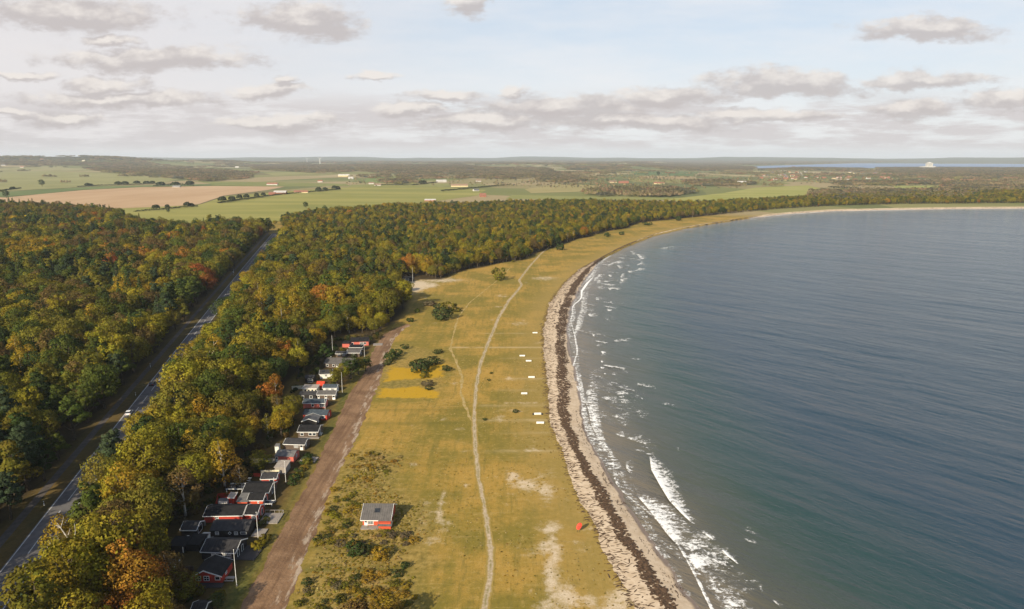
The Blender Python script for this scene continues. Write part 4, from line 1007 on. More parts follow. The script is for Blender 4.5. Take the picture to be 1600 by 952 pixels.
    for q in wins: win_parts(root, q[0] * L, q[3] if len(q) > 3 else .95, q[1], q[2], q[4] if len(q) > 4 else 'grid')
    for q in east: win_parts(root, q[0] * Dp, q[3] if len(q) > 3 else .95, q[1], q[2], q[4] if len(q) > 4 else 'grid', 'east', L, Dp)
    if deck:
        x0, x1, y0, y1 = deck; d = MB().box(x0, x1, y0, y1, -.2, .28)
        dk = d.build('deck', M[deckmat], root)
        if rail:
            rm = MB()
            for yy in np.linspace(y0, y1, 5): rm.box(x1 - .1, x1, yy - .05, yy + .05, .28, 1.15)
            for xx in np.linspace(x0, x1, 5)[:-1]: rm.box(xx, xx + .1, y1 - .1, y1, .28, 1.15)
            rm.box(x1 - .12, x1 + .02, y0, y1, 1.15, 1.22); rm.box(x0, x1 - .13, y1 - .12, y1 + .02, 1.15, 1.22); rm.build('railing', M[rail], dk)
    return root, L
G, T3, PL, DR = 'grid', 'triple', 'plain', 'door'
cabin('red gable-fronted cabin with white bargeboards, nearest of the row', (303, 912), (347, 912), 6.4, 2.0, 1.5, 'gy', 'red', 'r_black', [(.17, 1.35, 1.3, .75, G), (.47, 1.35, 1.3, .75, G), (.86, 1.25, 1.0, .95, PL)], [(.4, 1, 1.1)], apex=.39, deck=(-.5, 7.3, -1.8, -.05), deckmat='deck_dark')
cabin('black cabin with seamed roof and bright white windows behind the nearest red gable', (316, 874), (368, 876), 6.6, 2.2, 1.5, 'gx', 'black', 'r_seam', [(.36, 1.2, 1.25, .7, 'bright'), (.76, 2.2, 1.25, .7, 'bright')], [(.25, 1.1, 1.9, .2, PL), (.6, 1.1, 1.9, .2, PL)], deck=(8.6, 13.5, .2, 6.5), deckmat='deck_dark')
cabin('small black shed with two white posts, left of the seamed-roof black cabin', (266, 864), (289, 864), 3.6, 1.9, .5, 'mono', 'black', 'r_black', [(.9, .25, 1.6, .1, PL)], (), name='shed', cat='shed', trim=False)
cabin('low black annexe joining the shed and the seamed-roof cabin', (291, 861), (312, 862), 4.2, 1.9, .4, 'mono', 'black', 'r_black', (), (), name='shed', cat='shed', trim=False)
cabin('long black cabin with a white diamond window and small white windows', (330, 840), (388, 840), 5.6, 2.1, 1.2, 'gx', 'black', 'r_dark', [(.17, 1.0, .95, .8, G), (.51, 1.0, 1.0, .8, 'diamond'), (.68, 1.0, .95, .8, G), (.88, 1.7, .7, 1.0, PL)], (), trim=False, deck=(10.6, 14.0, .3, 4))
cabin('small black gabled shed with a white gable end, behind the kettle grill', (284, 838), (307, 838), 4.6, 1.9, 1.1, 'gx', 'black', 'r_dark', (), [(.5, 2.6, 1.9, .1, PL)], name='shed', cat='shed', trim=True)
cabin('long low red cabin with black roof and a white bench at its wall', (320, 817), (379, 816), 6.4, 2.1, 1.2, 'gx', 'red', 'r_black', [(.33, 1.0, 1.05, .8, G)], ())
cabin('red wing with a white grid window at the right end of the long red cabin', (384, 816), (402, 816), 5.6, 2.4, 1.3, 'gx', 'red', 'r_black', [(.72, 1.3, 1.25, .75, T3)], [(.3, 1.2, 1.9, .2, PL), (.7, 1.2, 1.9, .2, PL)], deck=(3.9, 9.2, -1, 4.6), rail='grey_wood')
cabin('orange-red cabin with black roof and grey lean-to, behind the red cabin wing', (388, 792), (411, 792), 4.4, 2.1, 1.0, 'gx', 'orange_red', 'r_black', [(.7, .5, .6, 1.1, PL)], [(.5, 2.4, 1.9, .1, PL)])
cabin('orange-red lean-to with pale grey roof beside the orange-red cabin', (371, 794), (387, 794), 4.0, 2.0, .5, 'mono', 'orange_red', 'r_grey', (), (), name='shed', cat='shed', trim=False)
cabin('tiny red shed with a white-topped roof, beside the red fenced yard', (358, 789), (366, 789), 2.4, 2.3, .3, 'mono', 'red', 'r_wood', (), (), name='shed', cat='shed', trim=True, ov=.2)
cabin('large cabin with broad plain black roof and glass pergola at its left', (380, 780), (420, 780), 7.2, 2.1, 1.2, 'gx', 'brown', 'r_black', [(.5, 1.2, 1.1)], [(.5, 1.6, 1.9, .2, PL)], trim=True)
cabin('red cabin with dark grey roof, white door and pale parapet board behind', (409, 759), (432, 758), 4.4, 2.2, .7, 'gx', 'red', 'r_dark', [(.68, 1.3, 1.9, .1, DR)], [(.5, .9, 1)], trim=True, chimney=None)
cabin('weathered grey timber shelter with a slatted flat roof beside a white flagpole', (430, 741), (447, 741), 4.6, 2.3, .25, 'mono', 'grey_wood', 'r_wood', (), (), name='shelter', cat='shelter', trim=False)
cabin('faded red cabin with light grey roof and a pale terrace on its right', (431, 722), (459, 723), 5.0, 2.2, .9, 'gx', 'pink_red', 'r_grey', [(.07, .9, 1.8, .1, DR)], [(.5, 1, 1.1)], trim=False, deck=(7.8, 13.2, .2, 4.4))
cabin('dark brown cabin with white-framed window and door, between red cabin and black cabin', (444, 703), (476, 704), 5.2, 2.2, .9, 'gx', 'brown', 'r_dark', [(.60, 1.5, 1.1, .9, T3), (.86, 1.1, 2.0, .1, DR)], [(.3, .8, 1.0)])
cabin('black cabin with three white windows above a pale deck edge', (466, 684), (497, 684), 6.4, 2.3, 1.2, 'gx', 'brown', 'r_black', [(.20, 1.3, 1.1, .8, PL), (.62, 1.3, 1.1, .8, PL), (.82, 1.3, 1.1, .8, PL)], [(.5, 1, 1.8, .2, PL)], deck=(.3, 7.8, -1.1, -.05))
cabin('grey-roofed cabin with a low gable towards the viewer, behind the black cabin with deck', (472, 667), (495, 667), 5.4, 2.2, 1.0, 'gy', 'black', 'r_grey', (), [(.4, 1, 1)])
cabin('red cabin with wide white windows under a blue-black roof by a white flagpole', (474, 656), (511, 657), 5.2, 2.2, 1.1, 'gx', 'red', 'r_blue', [(.82, 2.0, 1.4, .6, T3), (.15, .8, 1)], [(.5, .9, 1.1)], trim=False)
cabin('faded red cabin with one white window under a dark slate roof', (474, 638), (508, 638), 4.6, 2.2, 1.0, 'gx', 'pink_red', 'r_blue', [(.44, 1.1, 1.3, .6, PL), (.88, 2.2, 1.5, .5, T3)], (), trim=True)
cabin('black cabin with pale windows, left half of a pair behind the faded red cabin', (468, 625), (494, 625), 4.6, 2.2, .8, 'gx', 'black', 'r_dark', [(.2, 1.3, 1.2, .7, PL), (.7, 1.3, 1.2, .7, PL)], (), trim=False)
cabin('brown cabin with white doors, right half of the pair behind the faded red cabin', (496, 625), (524, 625), 5.0, 2.3, 1.0, 'gx', 'brown', 'r_tile', [(.08, .8, 1.9, .1, DR), (.48, 1.0, 1.9, .1, DR), (.92, 1.2, 1.9, .1, DR)], [(.4, 1, 1.1)])
cabin('cream-white cabin with many tall dark windows and a flat terrace roof', (473, 616), (495, 616), 4.4, 2.6, .15, 'mono', 'cream', 'r_wood', [(.2, 1.0, 1.9, .3, PL), (.45, 1.0, 1.9, .3, PL), (.7, 1.0, 1.9, .3, PL), (.92, .8, 1.9, .3, PL)], (), trim=True)
cabin('white cabin with two blue-grey glazed roofs beside a flagpole', (505, 613), (526, 613), 3.6, 2.0, 1.0, 'gx', 'white', 'r_blue', [(.3, 1.4, 1.2, .6, T3), (.72, 1.6, 1.2, .6, T3)], [(.4, 1, 1)], trim=True)
cabin('small shed with a bright red roof behind the cream-white cabin', (495, 607), (506, 607), 3.2, 1.5, 1.2, 'gx', 'red', 'r_red', (), (), name='shed', cat='shed', trim=False)
cabin('dark shed with a white-framed glazed door at the wood edge', (477, 598), (490, 598), 4.0, 2.3, .6, 'gx', 'black', 'r_dark', [(.6, 2.0, 1.9, .1, T3)], (), name='shed', cat='shed', trim=False)
cabin('white cottage with dark skylit roof half hidden by garden trees', (500, 592), (519, 591), 5.0, 2.2, 1.2, 'gx', 'white', 'r_dark', [(.5, 1.2, 1.1)], (), skylight=(.3, .6), trim=True)
cabin('grey-brown cabin with wide tiled roof and a white chimney', (507, 575), (555, 576), 8.0, 2.2, 1.8, 'gx', 'brown', 'r_tile', [(.10, 1.2, 1.2, .7, PL), (.3, 1.2, 1.2, .7, PL), (.42, 1.1, 2.0, .1, DR), (.7, 1.2, 1.2)], [(.5, 1.4, 1.2)], chimney=(.08, .75, 'white'), trim=False)
cabin('long grey-roofed cabin with white window frames behind the tiled roof', (525, 559), (541, 559), 4.4, 2.1, .6, 'gx', 'brown', 'r_dark', [(.3, 1.3, 1.1), (.75, 1.3, 1.1)], (), trim=True)
cabin('grey-brown cabin with shallow roof and white ridge board beside a flagpole', (542, 558), (562, 558), 6.4, 2.2, .9, 'gx', 'brown', 'r_tile', [(.5, 1.2, 1.1)], [(.5, 1.4, 1.4, .6, PL)], trim=True)
cabin('faded red cabin with white windows, farthest of the row along the track', (548, 541), (576, 540), 7.0, 2.4, 1.4, 'gx', 'pink_red', 'r_black', [(.10, 1.3, 1.3, .7, PL), (.62, 2.0, 1.3, .7, T3), (.8, 1.2, 1.3, .7, PL)], [(.5, 1.2, 1.3)], trim=False, deck=(12, 17, -1, 3))
cabin('small red annexe left of the farthest red cabin', (535, 543), (546, 543), 4.0, 2.1, .4, 'mono', 'pink_red', 'r_black', (), (), name='shed', cat='shed', trim=False)
cabin('low black-roofed wing in front of the farthest red cabin', (546, 549), (566, 549), 3.6, 2.0, .5, 'mono', 'black', 'r_black', (), (), name='shed', cat='shed', trim=True)
cabin('dark hut with three small white windows beside the sandy clearing', (621, 440), (646, 440), 5.5, 2.6, 1.3, 'gx', 'black', 'r_black', [(.42, 1.5, 1.6, .6, PL), (.55, 1.3, 1.6, .6, PL), (.66, 1.5, 1.6, .6, PL)], (), group='huts on the meadow', trim=False)
# the red house alone on the meadow
redhouse, RL = cabin('red house with wide grey roof standing alone among bushes on the meadow', (567, 822), (609, 822.5), 8.2, 2.2, 2.35, 'gx', 'orange_red', 'r_tile', [(.30, 1.6, 1.6, .45, 'glazed'), (.12, .9, 1.9, .1, DR)], [(.5, 1.2, 1.2)], group='houses on the meadow', name='house', cat='house', skylight=(.50, .52), ov=.5, deck=(-.2, 4.6, -2.0, -.05), chimney=None)
MB().box(4.7, 8.1, -1.5, -.003, -.2, 1.95).build('porch_wall', M['orange_red'], redhouse)
s_ = 2.35 / 4.1
MB().prism([(4.5, -2.0, 2.2 - 2.0 * s_ + .18), (4.5, -.52, 2.2 - .52 * s_ + .155), (4.5, -.52, 2.2 - .52 * s_ + .03), (4.5, -2.0, 2.2 - 2.0 * s_ + .05)], [(8.5, -2.0, 2.2 - 2.0 * s_ + .18), (8.5, -.52, 2.2 - .52 * s_ + .155), (8.5, -.52, 2.2 - .52 * s_ + .03), (8.5, -2.0, 2.2 - 2.0 * s_ + .05)]).build('porch_roof', M['r_tile'], redhouse)

# ------------------------------------------------------------------ flagpoles
def flagpole(u, v, h, label):
    x, y = un(u, v); r = empty('flagpole', (x, y, LAND), 0, label, 'flagpole', 'white flagpoles')
    MB().tube([(0, 0, -.2), (0, 0, h * .5), (.03, .02, h)], [.075, .065, .04], 8).build('pole', M['trim'], r)
    MB().tube([(.03, .02, h), (.03, .02, h + .07), (.03, .02, h + .22)], [.05, .13, .03], 8).build('finial', M['trim'], r)
    MB().box(-.16, .16, -.16, .16, -.2, .35).build('foot', M['grey_wood'], r)
flagpole(370, 916, 9.5, 'white flagpole beside the nearest red gabled cabin'); flagpole(403.5, 841, 7.5, 'white flagpole in front of the red cabin with grey deck')
flagpole(430.5, 784, 7.5, 'white flagpole beside the broad black roof'); flagpole(446.8, 754, 7.0, 'white flagpole beside the weathered timber shelter')
flagpole(508.7, 650, 7.0, 'white flagpole in front of the red cabin with blue-black roof'); flagpole(535, 614, 9.0, 'white flagpole beside the cabin with blue-grey glazed roofs')
flagpole(570, 565, 8.5, 'white flagpole near the farthest red cabin, by the track'); flagpole(520, 553, 9.5, 'white flagpole rising above the tiled roof near the wood')
flagpole(645, 443, 13, 'tall white flagpole standing in the sandy clearing')

# ------------------------------------------------------------------ garden things
def fence(label, px, h, mat, name='fence', closed=False, cat='fence'):
    P_ = [un(*p) for p in px]; r = empty(name, (*P_[0], LAND), 0, label, cat, 'garden fences')
    b_ = MB(); p_ = MB(); x0, y0 = P_[0]
    for (ax, ay), (bx, by) in zip(P_[:-1], P_[1:]):
        ax -= x0; bx -= x0; ay -= y0; by -= y0; L = math.hypot(bx - ax, by - ay); nx_, ny_ = -(by - ay) / L * .04, (bx - ax) / L * .04
        q = [(ax - nx_, ay - ny_), (bx - nx_, by - ny_), (bx + nx_, by + ny_), (ax + nx_, ay + ny_)]
        b_.prism([(x, y, .1) for x, y in q], [(x, y, h) for x, y in q])
        n = max(1, int(L / 2))
        for k in range(n): px_, py_ = ax + (bx - ax) * (k + .5) / n, ay + (by - ay) * (k + .5) / n; p_.box(px_ - .06, px_ + .06, py_ - .12, py_ + .12, -.2, h + .08)
    b_.build('boarding', M[mat], r); p_.build('post_line', M[mat], r)
fence('red board fence round the yard left of the tiny red shed', [(338, 795), (341, 779), (366, 778)], 1.6, 'red'); fence('low red fence in front of the yard beside the long red roof', [(340, 795), (371, 793)], 1.1, 'red')
fence('low red fence round the terrace left of the white-doored red cabin', [(372, 752), (374, 746), (407, 745)], 1.2, 'red'); fence('pale board fence behind the white-doored red cabin', [(408, 743.5), (437, 743)], 1.9, 'cream')
fence('grey board fence left of the weathered timber shelter', [(392, 725), (430, 724)], 1.8, 'grey_wood'); fence('weathered fence behind the black annexe near the kettle grill', [(300, 824), (322, 822)], 1.6, 'grey_wood')
fence('dark brown fence between the black shed and the nearest red cabin', [(276, 893), (303, 892)], 1.3, 'brown'); fence('pale low windbreak left of the cream-white cabin', [(456, 609), (474, 608)], 1.6, 'cream'); fence('brown fence along the flat terrace left of the dark brown cabin', [(441, 632), (462, 630)], 1.5, 'grey_wood')
def simple(name, label, cat, u, v, parts, rz=0, group=None):
    x, y = un(u, v); r = empty(name, (x, y, LAND), rz, label, cat, group)
    for pn, mat, mb in parts: mb.build(pn, M[mat] if isinstance(mat, str) else mat, r)
    return r
def bench(label, u, v, w, rz=0):
    simple('bench', label, 'bench', u, v, [('seat', 'grey_wood', MB().box(-w / 2, w / 2, -.25, .25, .42, .5)), ('backrest', 'grey_wood', MB().box(-w / 2, w / 2, .27, .33, .55, 1.0)), ('leg', 'grey_wood', MB().box(-w / 2 + .1, -w / 2 + .2, -.22, .26, -.1, .42)), ('leg', 'grey_wood', MB().box(w / 2 - .2, w / 2 - .1, -.22, .26, -.1, .42))], rz)
def table(label, u, v, w, d, mat='grey_wood', rz=0):
    simple('picnic_table', label, 'picnic table', u, v, [('tabletop', mat, MB().box(-w / 2, w / 2, -d / 2, d / 2, .7, .78)), ('seat', mat, MB().box(-w / 2, w / 2, -d / 2 - .6, -d / 2 - .25, .42, .5)), ('seat', mat, MB().box(-w / 2, w / 2, d / 2 + .25, d / 2 + .6, .42, .5)),
        ('leg', mat, MB().box(-w / 2 + .2, -w / 2 + .32, -d / 2 - .5, d / 2 + .5, .3, .41).box(-w / 2 + .2, -w / 2 + .32, -.1, .1, -.1, .69)), ('leg', mat, MB().box(w / 2 - .32, w / 2 - .2, -d / 2 - .5, d / 2 + .5, .3, .41).box(w / 2 - .32, w / 2 - .2, -.1, .1, -.1, .69))], rz)
table('pale wooden picnic table on the lawn right of the nearest red cabin', 360, 907, 2.2, .8); bench('white bench against the front wall of the long red cabin', 360, 818.5, 2.4)
table('white garden table in front of the black shed with white gable end', 322, 838, 1.9, 1.2, 'white')
table('white furniture set on the terrace behind the broad black roof', 386, 751, 2.4, .9, 'white'); table('white garden furniture right of the black cabin with deck edge', 501, 680, 1.2, .8, 'white')
simple('kettle_grill', 'round pale kettle grill beside the small black gabled shed', 'grill', 294, 843, [('bowl', 'trim', MB().tube([(0, 0, .55), (0, 0, .62), (0, 0, .8), (0, 0, 1.0), (0, 0, 1.12)], [.15, .38, .48, .36, .08], 12)), ('leg', 'steel', MB().tube([(-.3, 0, 0), (-.12, 0, .6)], .03, 5)), ('leg', 'steel', MB().tube([(.3, .1, 0), (.12, 0, .6)], .03, 5)), ('leg', 'steel', MB().tube([(0, -.3, 0), (0, -.1, .6)], .03, 5))])
# glass pergola at the large black roof
def pergola(label, u, v, w, d, h, mat='trim', rz=0, gl=True):
    x, y = un(u, v); r = empty('pergola', (x, y, LAND), rz, label, 'pergola')
    for px_ in (0, w):
        for py_ in (0, d): MB().box(px_ - .07, px_ + .07, py_ - .07, py_ + .07, -.1, h).build('post', M[mat], r)
    f = MB()
    for k in range(5): f.box(w * k / 4 - .05, w * k / 4 + .05, -.2, d + .2, h, h + .12)
    f.box(-.2, w + .2, -.12, .02, h + .125, h + .24); f.box(-.2, w + .2, d - .02, d + .12, h + .125, h + .24); rf = f.build('frame', M[mat], r)
    if gl: MB().box(-.1, w + .1, .05, d - .05, h + .13, h + .16).build('pane', M['glass'], rf)
pergola('white-framed glass pergola left of the broad black roof', 355, 776, 4.6, 3.6, 2.3); pergola('low white-framed cold frame on the grass right of the orange-red cabin', 413, 791, 2.2, 2.0, .55)
# a trailer in the red yard and a boat-shaped trough in the gardens
simple('box_trailer', 'grey and white box trailer in the red fenced yard', 'trailer', 350, 790, [('body', 'white', MB().box(-1.3, 1.3, -.8, .8, .5, 1.9)), ('roof', 'r_grey', MB().box(-1.34, 1.34, -.84, .84, 1.903, 1.98)), ('wheel', 'glass', MB().tube([(-.2, -.95, .32), (-.2, -.805, .32)], .32, 10)), ('wheel', 'glass', MB().tube([(-.2, .805, .32), (-.2, .95, .32)], .32, 10)), ('drawbar', 'steel', MB().box(1.305, 2.3, -.05, .05, .5, .58))], .1)
simple('box_trailer', 'white box trailer between the black shed and the diamond-windowed cabin', 'trailer', 321, 846, [('body', 'white', MB().box(-1.1, 1.1, -.8, .8, .5, 1.8)), ('roof', 'r_wood', MB().box(-1.14, 1.14, -.84, .84, 1.803, 1.9)), ('wheel', 'glass', MB().tube([(-.2, -.95, .32), (-.2, -.805, .32)], .32, 10)), ('wheel', 'glass', MB().tube([(-.2, .805, .32), (-.2, .95, .32)], .32, 10))], 0)
cabin('small dark hut with pale bluish roof at the wood edge, left of the nearest cabin', (256, 896), (271, 897), 2.6, 1.7, .3, 'mono', 'black', 'r_grey', (), [(.5, .3, 1.4, .1, PL)], name='shed', cat='shed', trim=True, ov=.2)
cabin('narrow white shed standing upright left of the dark brown cabin', (430, 708), (436, 708), 1.6, 2.4, .3, 'mono', 'white', 'r_grey', (), (), name='shed', cat='shed', trim=False, ov=.1)
cabin('dark cabin with white corner board at the bottom, partly under trees', (298, 975), (318, 975), 5, 2.2, 1.2, 'gx', 'black', 'r_seam', (), [(.2, .3, 2, .1, PL)], trim=True)
# ------------------------------------------------------------------ shrubs, meadow things
SHRUB_N = {}
def shrub(u, v, w, tintname, where, kind='shrub', hs=1.0, cat='bush'):
    x, y = un(u, v) if v > 20 else (u, v)
    p = SHRUBS[len(SHRUB_N) % 4] if kind == 'shrub' else PROTOS[KIDX[kind][len(SHRUB_N) % len(KIDX[kind])]]
    SHRUB_N[len(SHRUB_N)] = 1
    nm = 'bush' if kind == 'shrub' else KNAME[kind][0]
    r = empty(nm, (x, y, LAND), rgT.uniform(0, 6.28), where, cat, 'bushes and lone trees of the meadow'); s = w / (2 * p['R'])
    r.scale = (s, s, s * hs)
    link(bpy.data.objects.new('trunk', p['trunk']), r); c = link(bpy.data.objects.new('crown', p['crown']), r); c['tint'] = list(TINTS[tintname]); return r
TINTS['dark bush'] = (.050, .062, .022); TINTS['grey-brown'] = (.115, .090, .055); TINTS['ochre'] = (.26, .165, .025); TINTS['straw'] = (.34, .25, .095); TINTS['pale straw'] = (.44, .34, .16); TINTS['scrub'] = (.20, .155, .035); TINTS['flower'] = (.42, .27, .02)
shrub(780, 438, 12.5, 'olive', 'round olive tree standing alone on the open meadow', 'shrub', 1.35, 'tree')
shrub(690, 500, 15, 'dark bush', 'low dark green thicket, nearest of the meadow group by the clearing', hs=.85); shrub(700, 486, 13, 'olive', 'olive thicket just behind the low dark green thicket', hs=.75); shrub(688, 484, 9, 'dark bush', 'dark bush wedged left of the olive thicket', hs=.8); shrub(713, 487, 7, 'olive', 'small olive bush at the right end of the thickets', hs=.6)
shrub(671, 478, 10, 'grey-brown', 'grey-brown bare bush left of the thickets', hs=.55); shrub(652, 489, 4.2, 'green', 'small round green bush near the end of the track', hs=1.2); shrub(641, 503, 5, 'dark green', 'dark bush at the wood edge where the track ends', hs=.9)
shrub(875, 391, 11, 'dark green', 'dark bush on the meadow in front of the dune wood', hs=1.1); shrub(802, 410, 4, 'olive', 'tiny bush before the dune wood edge'); shrub(949, 370, 9, 'dark green', 'small dark bush on the far meadow, left of a pair'); shrub(971, 367.5, 8, 'dark green', 'small dark bush on the far meadow, right of a pair'); shrub(1012, 352, 16, 'dark green', 'low dark clump on the far meadow strip', hs=.5); shrub(1060, 345, 12, 'dark green', 'dark clump near the far end of the meadow', hs=1)
shrub(612, 563, 8, 'dark green', 'dark elongated bush beside the track above the yellow plot', hs=.9); shrub(620, 555, 7, 'dark green', 'dark bush above the elongated bush beside the track', hs=.8); shrub(633, 545, 5, 'dark bush', 'small dark bush at the upper end of the trackside bushes', hs=.8); shrub(606, 570, 5, 'dark bush', 'small dark bush below the trackside bushes', hs=.8)
shrub(657, 580, 12, 'dark bush', 'broad dark bush in the middle of the yellow plot', hs=.75); shrub(672, 570, 11, 'dark bush', 'dark bush right of the broad bush in the yellow plot', hs=.6); shrub(652, 572, 8, 'olive', 'olive bush behind the broad bush in the yellow plot', hs=.6); shrub(685, 552, 6, 'dark bush', 'small dark bush above the yellow plot', hs=.5); shrub(664, 590, 5, 'olive', 'low bush below the broad bush in the yellow plot', hs=.7)
shrub(668, 603, 6, 'grey-brown', 'low grey-brown bush between the two yellow plots', hs=.7); shrub(670, 609, 4, 'dark bush', 'dark low bush at the lower yellow plot', hs=.6); shrub(697, 580, 5, 'dark bush', 'small bush right of the yellow plot with a shadow', hs=.9)
shrub(805.5, 645, 2.6, 'dark bush', 'small dark bush on the bare patch near the white stacks', hs=.9); shrub(767.5, 584, 1.8, 'dark bush', 'tiny dark bush right of the footpath, farther of two', hs=.8); shrub(764, 595, 1.8, 'dark bush', 'tiny dark bush right of the footpath, nearer of two', hs=.8); shrub(757.5, 657, 2, 'dark bush', 'tiny dark bush close by the footpath junction', hs=.7)
# the thicket round the lone red house: many bushes, each told apart by colour, side and order
rgB = np.random.default_rng(5)
def patch(poly, n, cols, lo, hi, side, hs=(.7, 1.1)):
    P_ = []; xs_ = [p[0] for p in poly]; ys_ = [p[1] for p in poly]; cl = {}; tries = 0
    while len(P_) < n and tries < n * 60:
        tries += 1
        u, v = rgB.uniform(min(xs_), max(xs_)), rgB.uniform(min(ys_), max(ys_))
        if not inside(np.array([u]), np.array([v]), poly)[0]: continue
        if any(abs(u - a) < 4 and abs(v - b_) < 4 for a, b_ in P_): continue
        P_.append((u, v)); cl.setdefault(pick(rgB, cols), []).append((u, v))
    for t, L in cl.items():
        L.sort(key=lambda q: -q[1])
        for k, (u, v) in enumerate(L): shrub(u, v, rgB.uniform(lo, hi), t, '%s %s bush %s' % (ORD[min(k, len(ORD) - 1)], t.replace(' bush', ''), side), hs=rgB.uniform(*hs))
patch([(500, 815), (520, 765), (545, 760), (560, 790), (562, 830), (530, 850), (495, 850)], 40, {'dark bush': 1, 'olive': 4, 'yellow-green': 2.5, 'golden': 2, 'ochre': 1.5}, 1.5, 3.3, 'left of the lone red house', (.38, .62))
patch([(520, 850), (560, 832), (610, 835), (655, 830), (662, 845), (620, 858), (540, 862)], 18, {'olive': 2, 'grey-brown': 2.5, 'dark bush': 2, 'ochre': 1}, 1.8, 3.6, 'just below the lone red house', (.4, .62))
patch([(545, 712), (600, 706), (625, 715), (610, 740), (560, 760), (530, 750)], 22, {'ochre': 3, 'olive': 2, 'straw': 2}, 1.6, 3.0, 'in the ochre rough above the lone red house', (.5, .8))
patch([(548, 900), (600, 893), (625, 900), (650, 930), (655, 985), (548, 985)], 58, {'golden': 4, 'ochre': 3, 'olive': 1.5, 'dark bush': .6}, 1.8, 3.4, 'in the golden scrub at the bottom edge', (.4, .6))
patch([(455, 935), (475, 905), (540, 898), (548, 940), (510, 960), (458, 975)], 14, {'olive': 3, 'dark bush': 2, 'grey-brown': 1}, 1.4, 2.8, 'at the track edge beside the golden scrub')
for u, v, w, t, q in [(595, 872, 5, 'golden', 'round golden bush alone in the straw-coloured grass'), (556, 866, 5.5, 'dark green', 'dark green bush beside the straw-coloured grass'), (568, 868, 4, 'dark bush', 'dark bush touching the dark green bush in straw-coloured grass'), (632, 888, 2.6, 'dark green', 'small dark bush where the grass lane meets the scrub')]: shrub(u, v, w, t, q)
# garden bushes beside cabins
patch([(462, 742), (480, 712), (492, 716), (470, 752), (455, 760)], 12, {'dark green': 2, 'golden': 1.5, 'olive': 2}, 2, 4, 'on the verge between the track and the shelter')
patch([(398, 850), (412, 838), (420, 842), (408, 862), (396, 862)], 7, {'yellow-green': 3, 'olive': 1, 'dark green': 1}, 2, 3.6, 'beside the diamond-windowed black cabin')
patch([(403, 812), (425, 808), (420, 822), (402, 824)], 5, {'dark green': 1, 'olive': 2}, 1.5, 2.6, 'below the deck of the red cabin wing')
for u, v, w, t, q, kd in [(548, 592, 9, 'dark green', 'dark garden tree right of the white cottage', 'ash'), (560, 585, 8, 'olive', 'olive garden tree in front of the tiled roof', 'ash'), (536, 594, 8, 'yellow-green', 'yellow-green garden tree before the white cottage', 'ash'), (526, 604, 7, 'olive', 'olive garden tree behind the glazed roofs', 'ash'), (572, 580, 7, 'dark green', 'dark garden tree at the track, right of the tiled roof', 'ash'),
                        (408, 736, 7, 'olive', 'olive garden tree in front of the weathered timber shelter', 'ash'), (447, 662, 9, 'yellow-green', 'yellow-green tree left of the red cabin with blue-black roof', 'oak'), (458, 652, 8, 'olive', 'olive tree behind the cabins by the pale windbreak', 'oak'), (440, 680, 9, 'golden', 'golden tree left of the black cabin with deck edge', 'oak'), (352, 762, 9, 'golden', 'tall slim golden birch behind the glass pergola', 'birch'), (290, 806, 9, 'brown', 'slim brown birch left of the long red cabin', 'birch'), (376, 765, 5, 'brown', 'small brown birch by the red terrace fence', 'birch'), (508, 571, 8, 'dark green', 'dark pine left of the tiled roof cabin', 'pine'),
                        (262, 915, 6, 'yellow-green', 'yellow-green garden tree left of the nearest red cabin', 'ash'), (288, 940, 7, 'olive', 'olive tree below the nearest red cabin', 'ash'), (270, 940, 7, 'brown', 'brown thin-crowned tree below the nearest red cabin', 'birch'), (240, 935, 8, 'olive', 'olive broad tree at the bottom of the wood strip', 'oak'), (340, 952, 4, 'dark bush', 'dark low tree at the bottom below the nearest cabin', 'ash')]:
    shrub(u, v, w, t, q, kd, .62 if kd == 'ash' else .8, 'tree')
for x, y, w, t, q in [(-32, 121, 8, 'brown', 'brown-topped tree just reaching over the bottom edge'), (-47, 117, 7, 'brown', 'brown tree below the bottom edge, casting a long shadow'), (-36, 117, 7.5, 'olive', 'olive tree below the bottom edge whose shadow crosses the grass')]:
    p = PROTOS[KIDX['oak'][0]]; r = empty('broadleaf_tree', (x, y, LAND), 1, q, 'tree', 'bushes and lone trees of the meadow'); s = w / (2 * p['R']); r.scale = (s, s, s * 1.15)
    link(bpy.data.objects.new('trunk', p['trunk']), r); c = link(bpy.data.objects.new('crown', p['crown']), r); c['tint'] = list(TINTS[t])
# bare pale dead tree over the near wood
x, y = un(122, 905); r = empty('dead_tree', (x, y, LAND), 0, 'bare bleached dead tree forking above the crowns at lower left', 'dead tree')
MB().tube([(0, 0, -.3), (.2, 0, 5), (.1, 0, 8)], [.32, .26, .2], 7).build('trunk', bark_pale, r)
for pts, rr in [([(.1, 0, 8), (-1.2, .2, 11), (-2.4, .1, 13.6), (-3.0, 0, 15)], [.2, .15, .1, .04]), ([(.1, 0, 8), (.7, -.1, 10.5), (1.1, 0, 13), (1.0, .1, 14.8)], [.17, .13, .09, .03]), ([(-2.4, .1, 13.6), (-3.4, .3, 14.2), (-3.9, .2, 14.0)], [.09, .06, .03]), ([(-2.4, .1, 13.6), (-1.6, 0, 15.4), (-1.3, .1, 16.6)], [.09, .06, .03]), ([(.1, 0, 8), (-1.8, .4, 9.2), (-3.8, .2, 10.5), (-5.2, 0, 12)], [.15, .11, .08, .03]), ([(-1.2, .2, 11), (-.6, .3, 12.6), (-.3, .2, 13.4)], [.09, .06, .03])]:
    MB().tube(pts, rr, 6).build('limb', bark_pale, r)
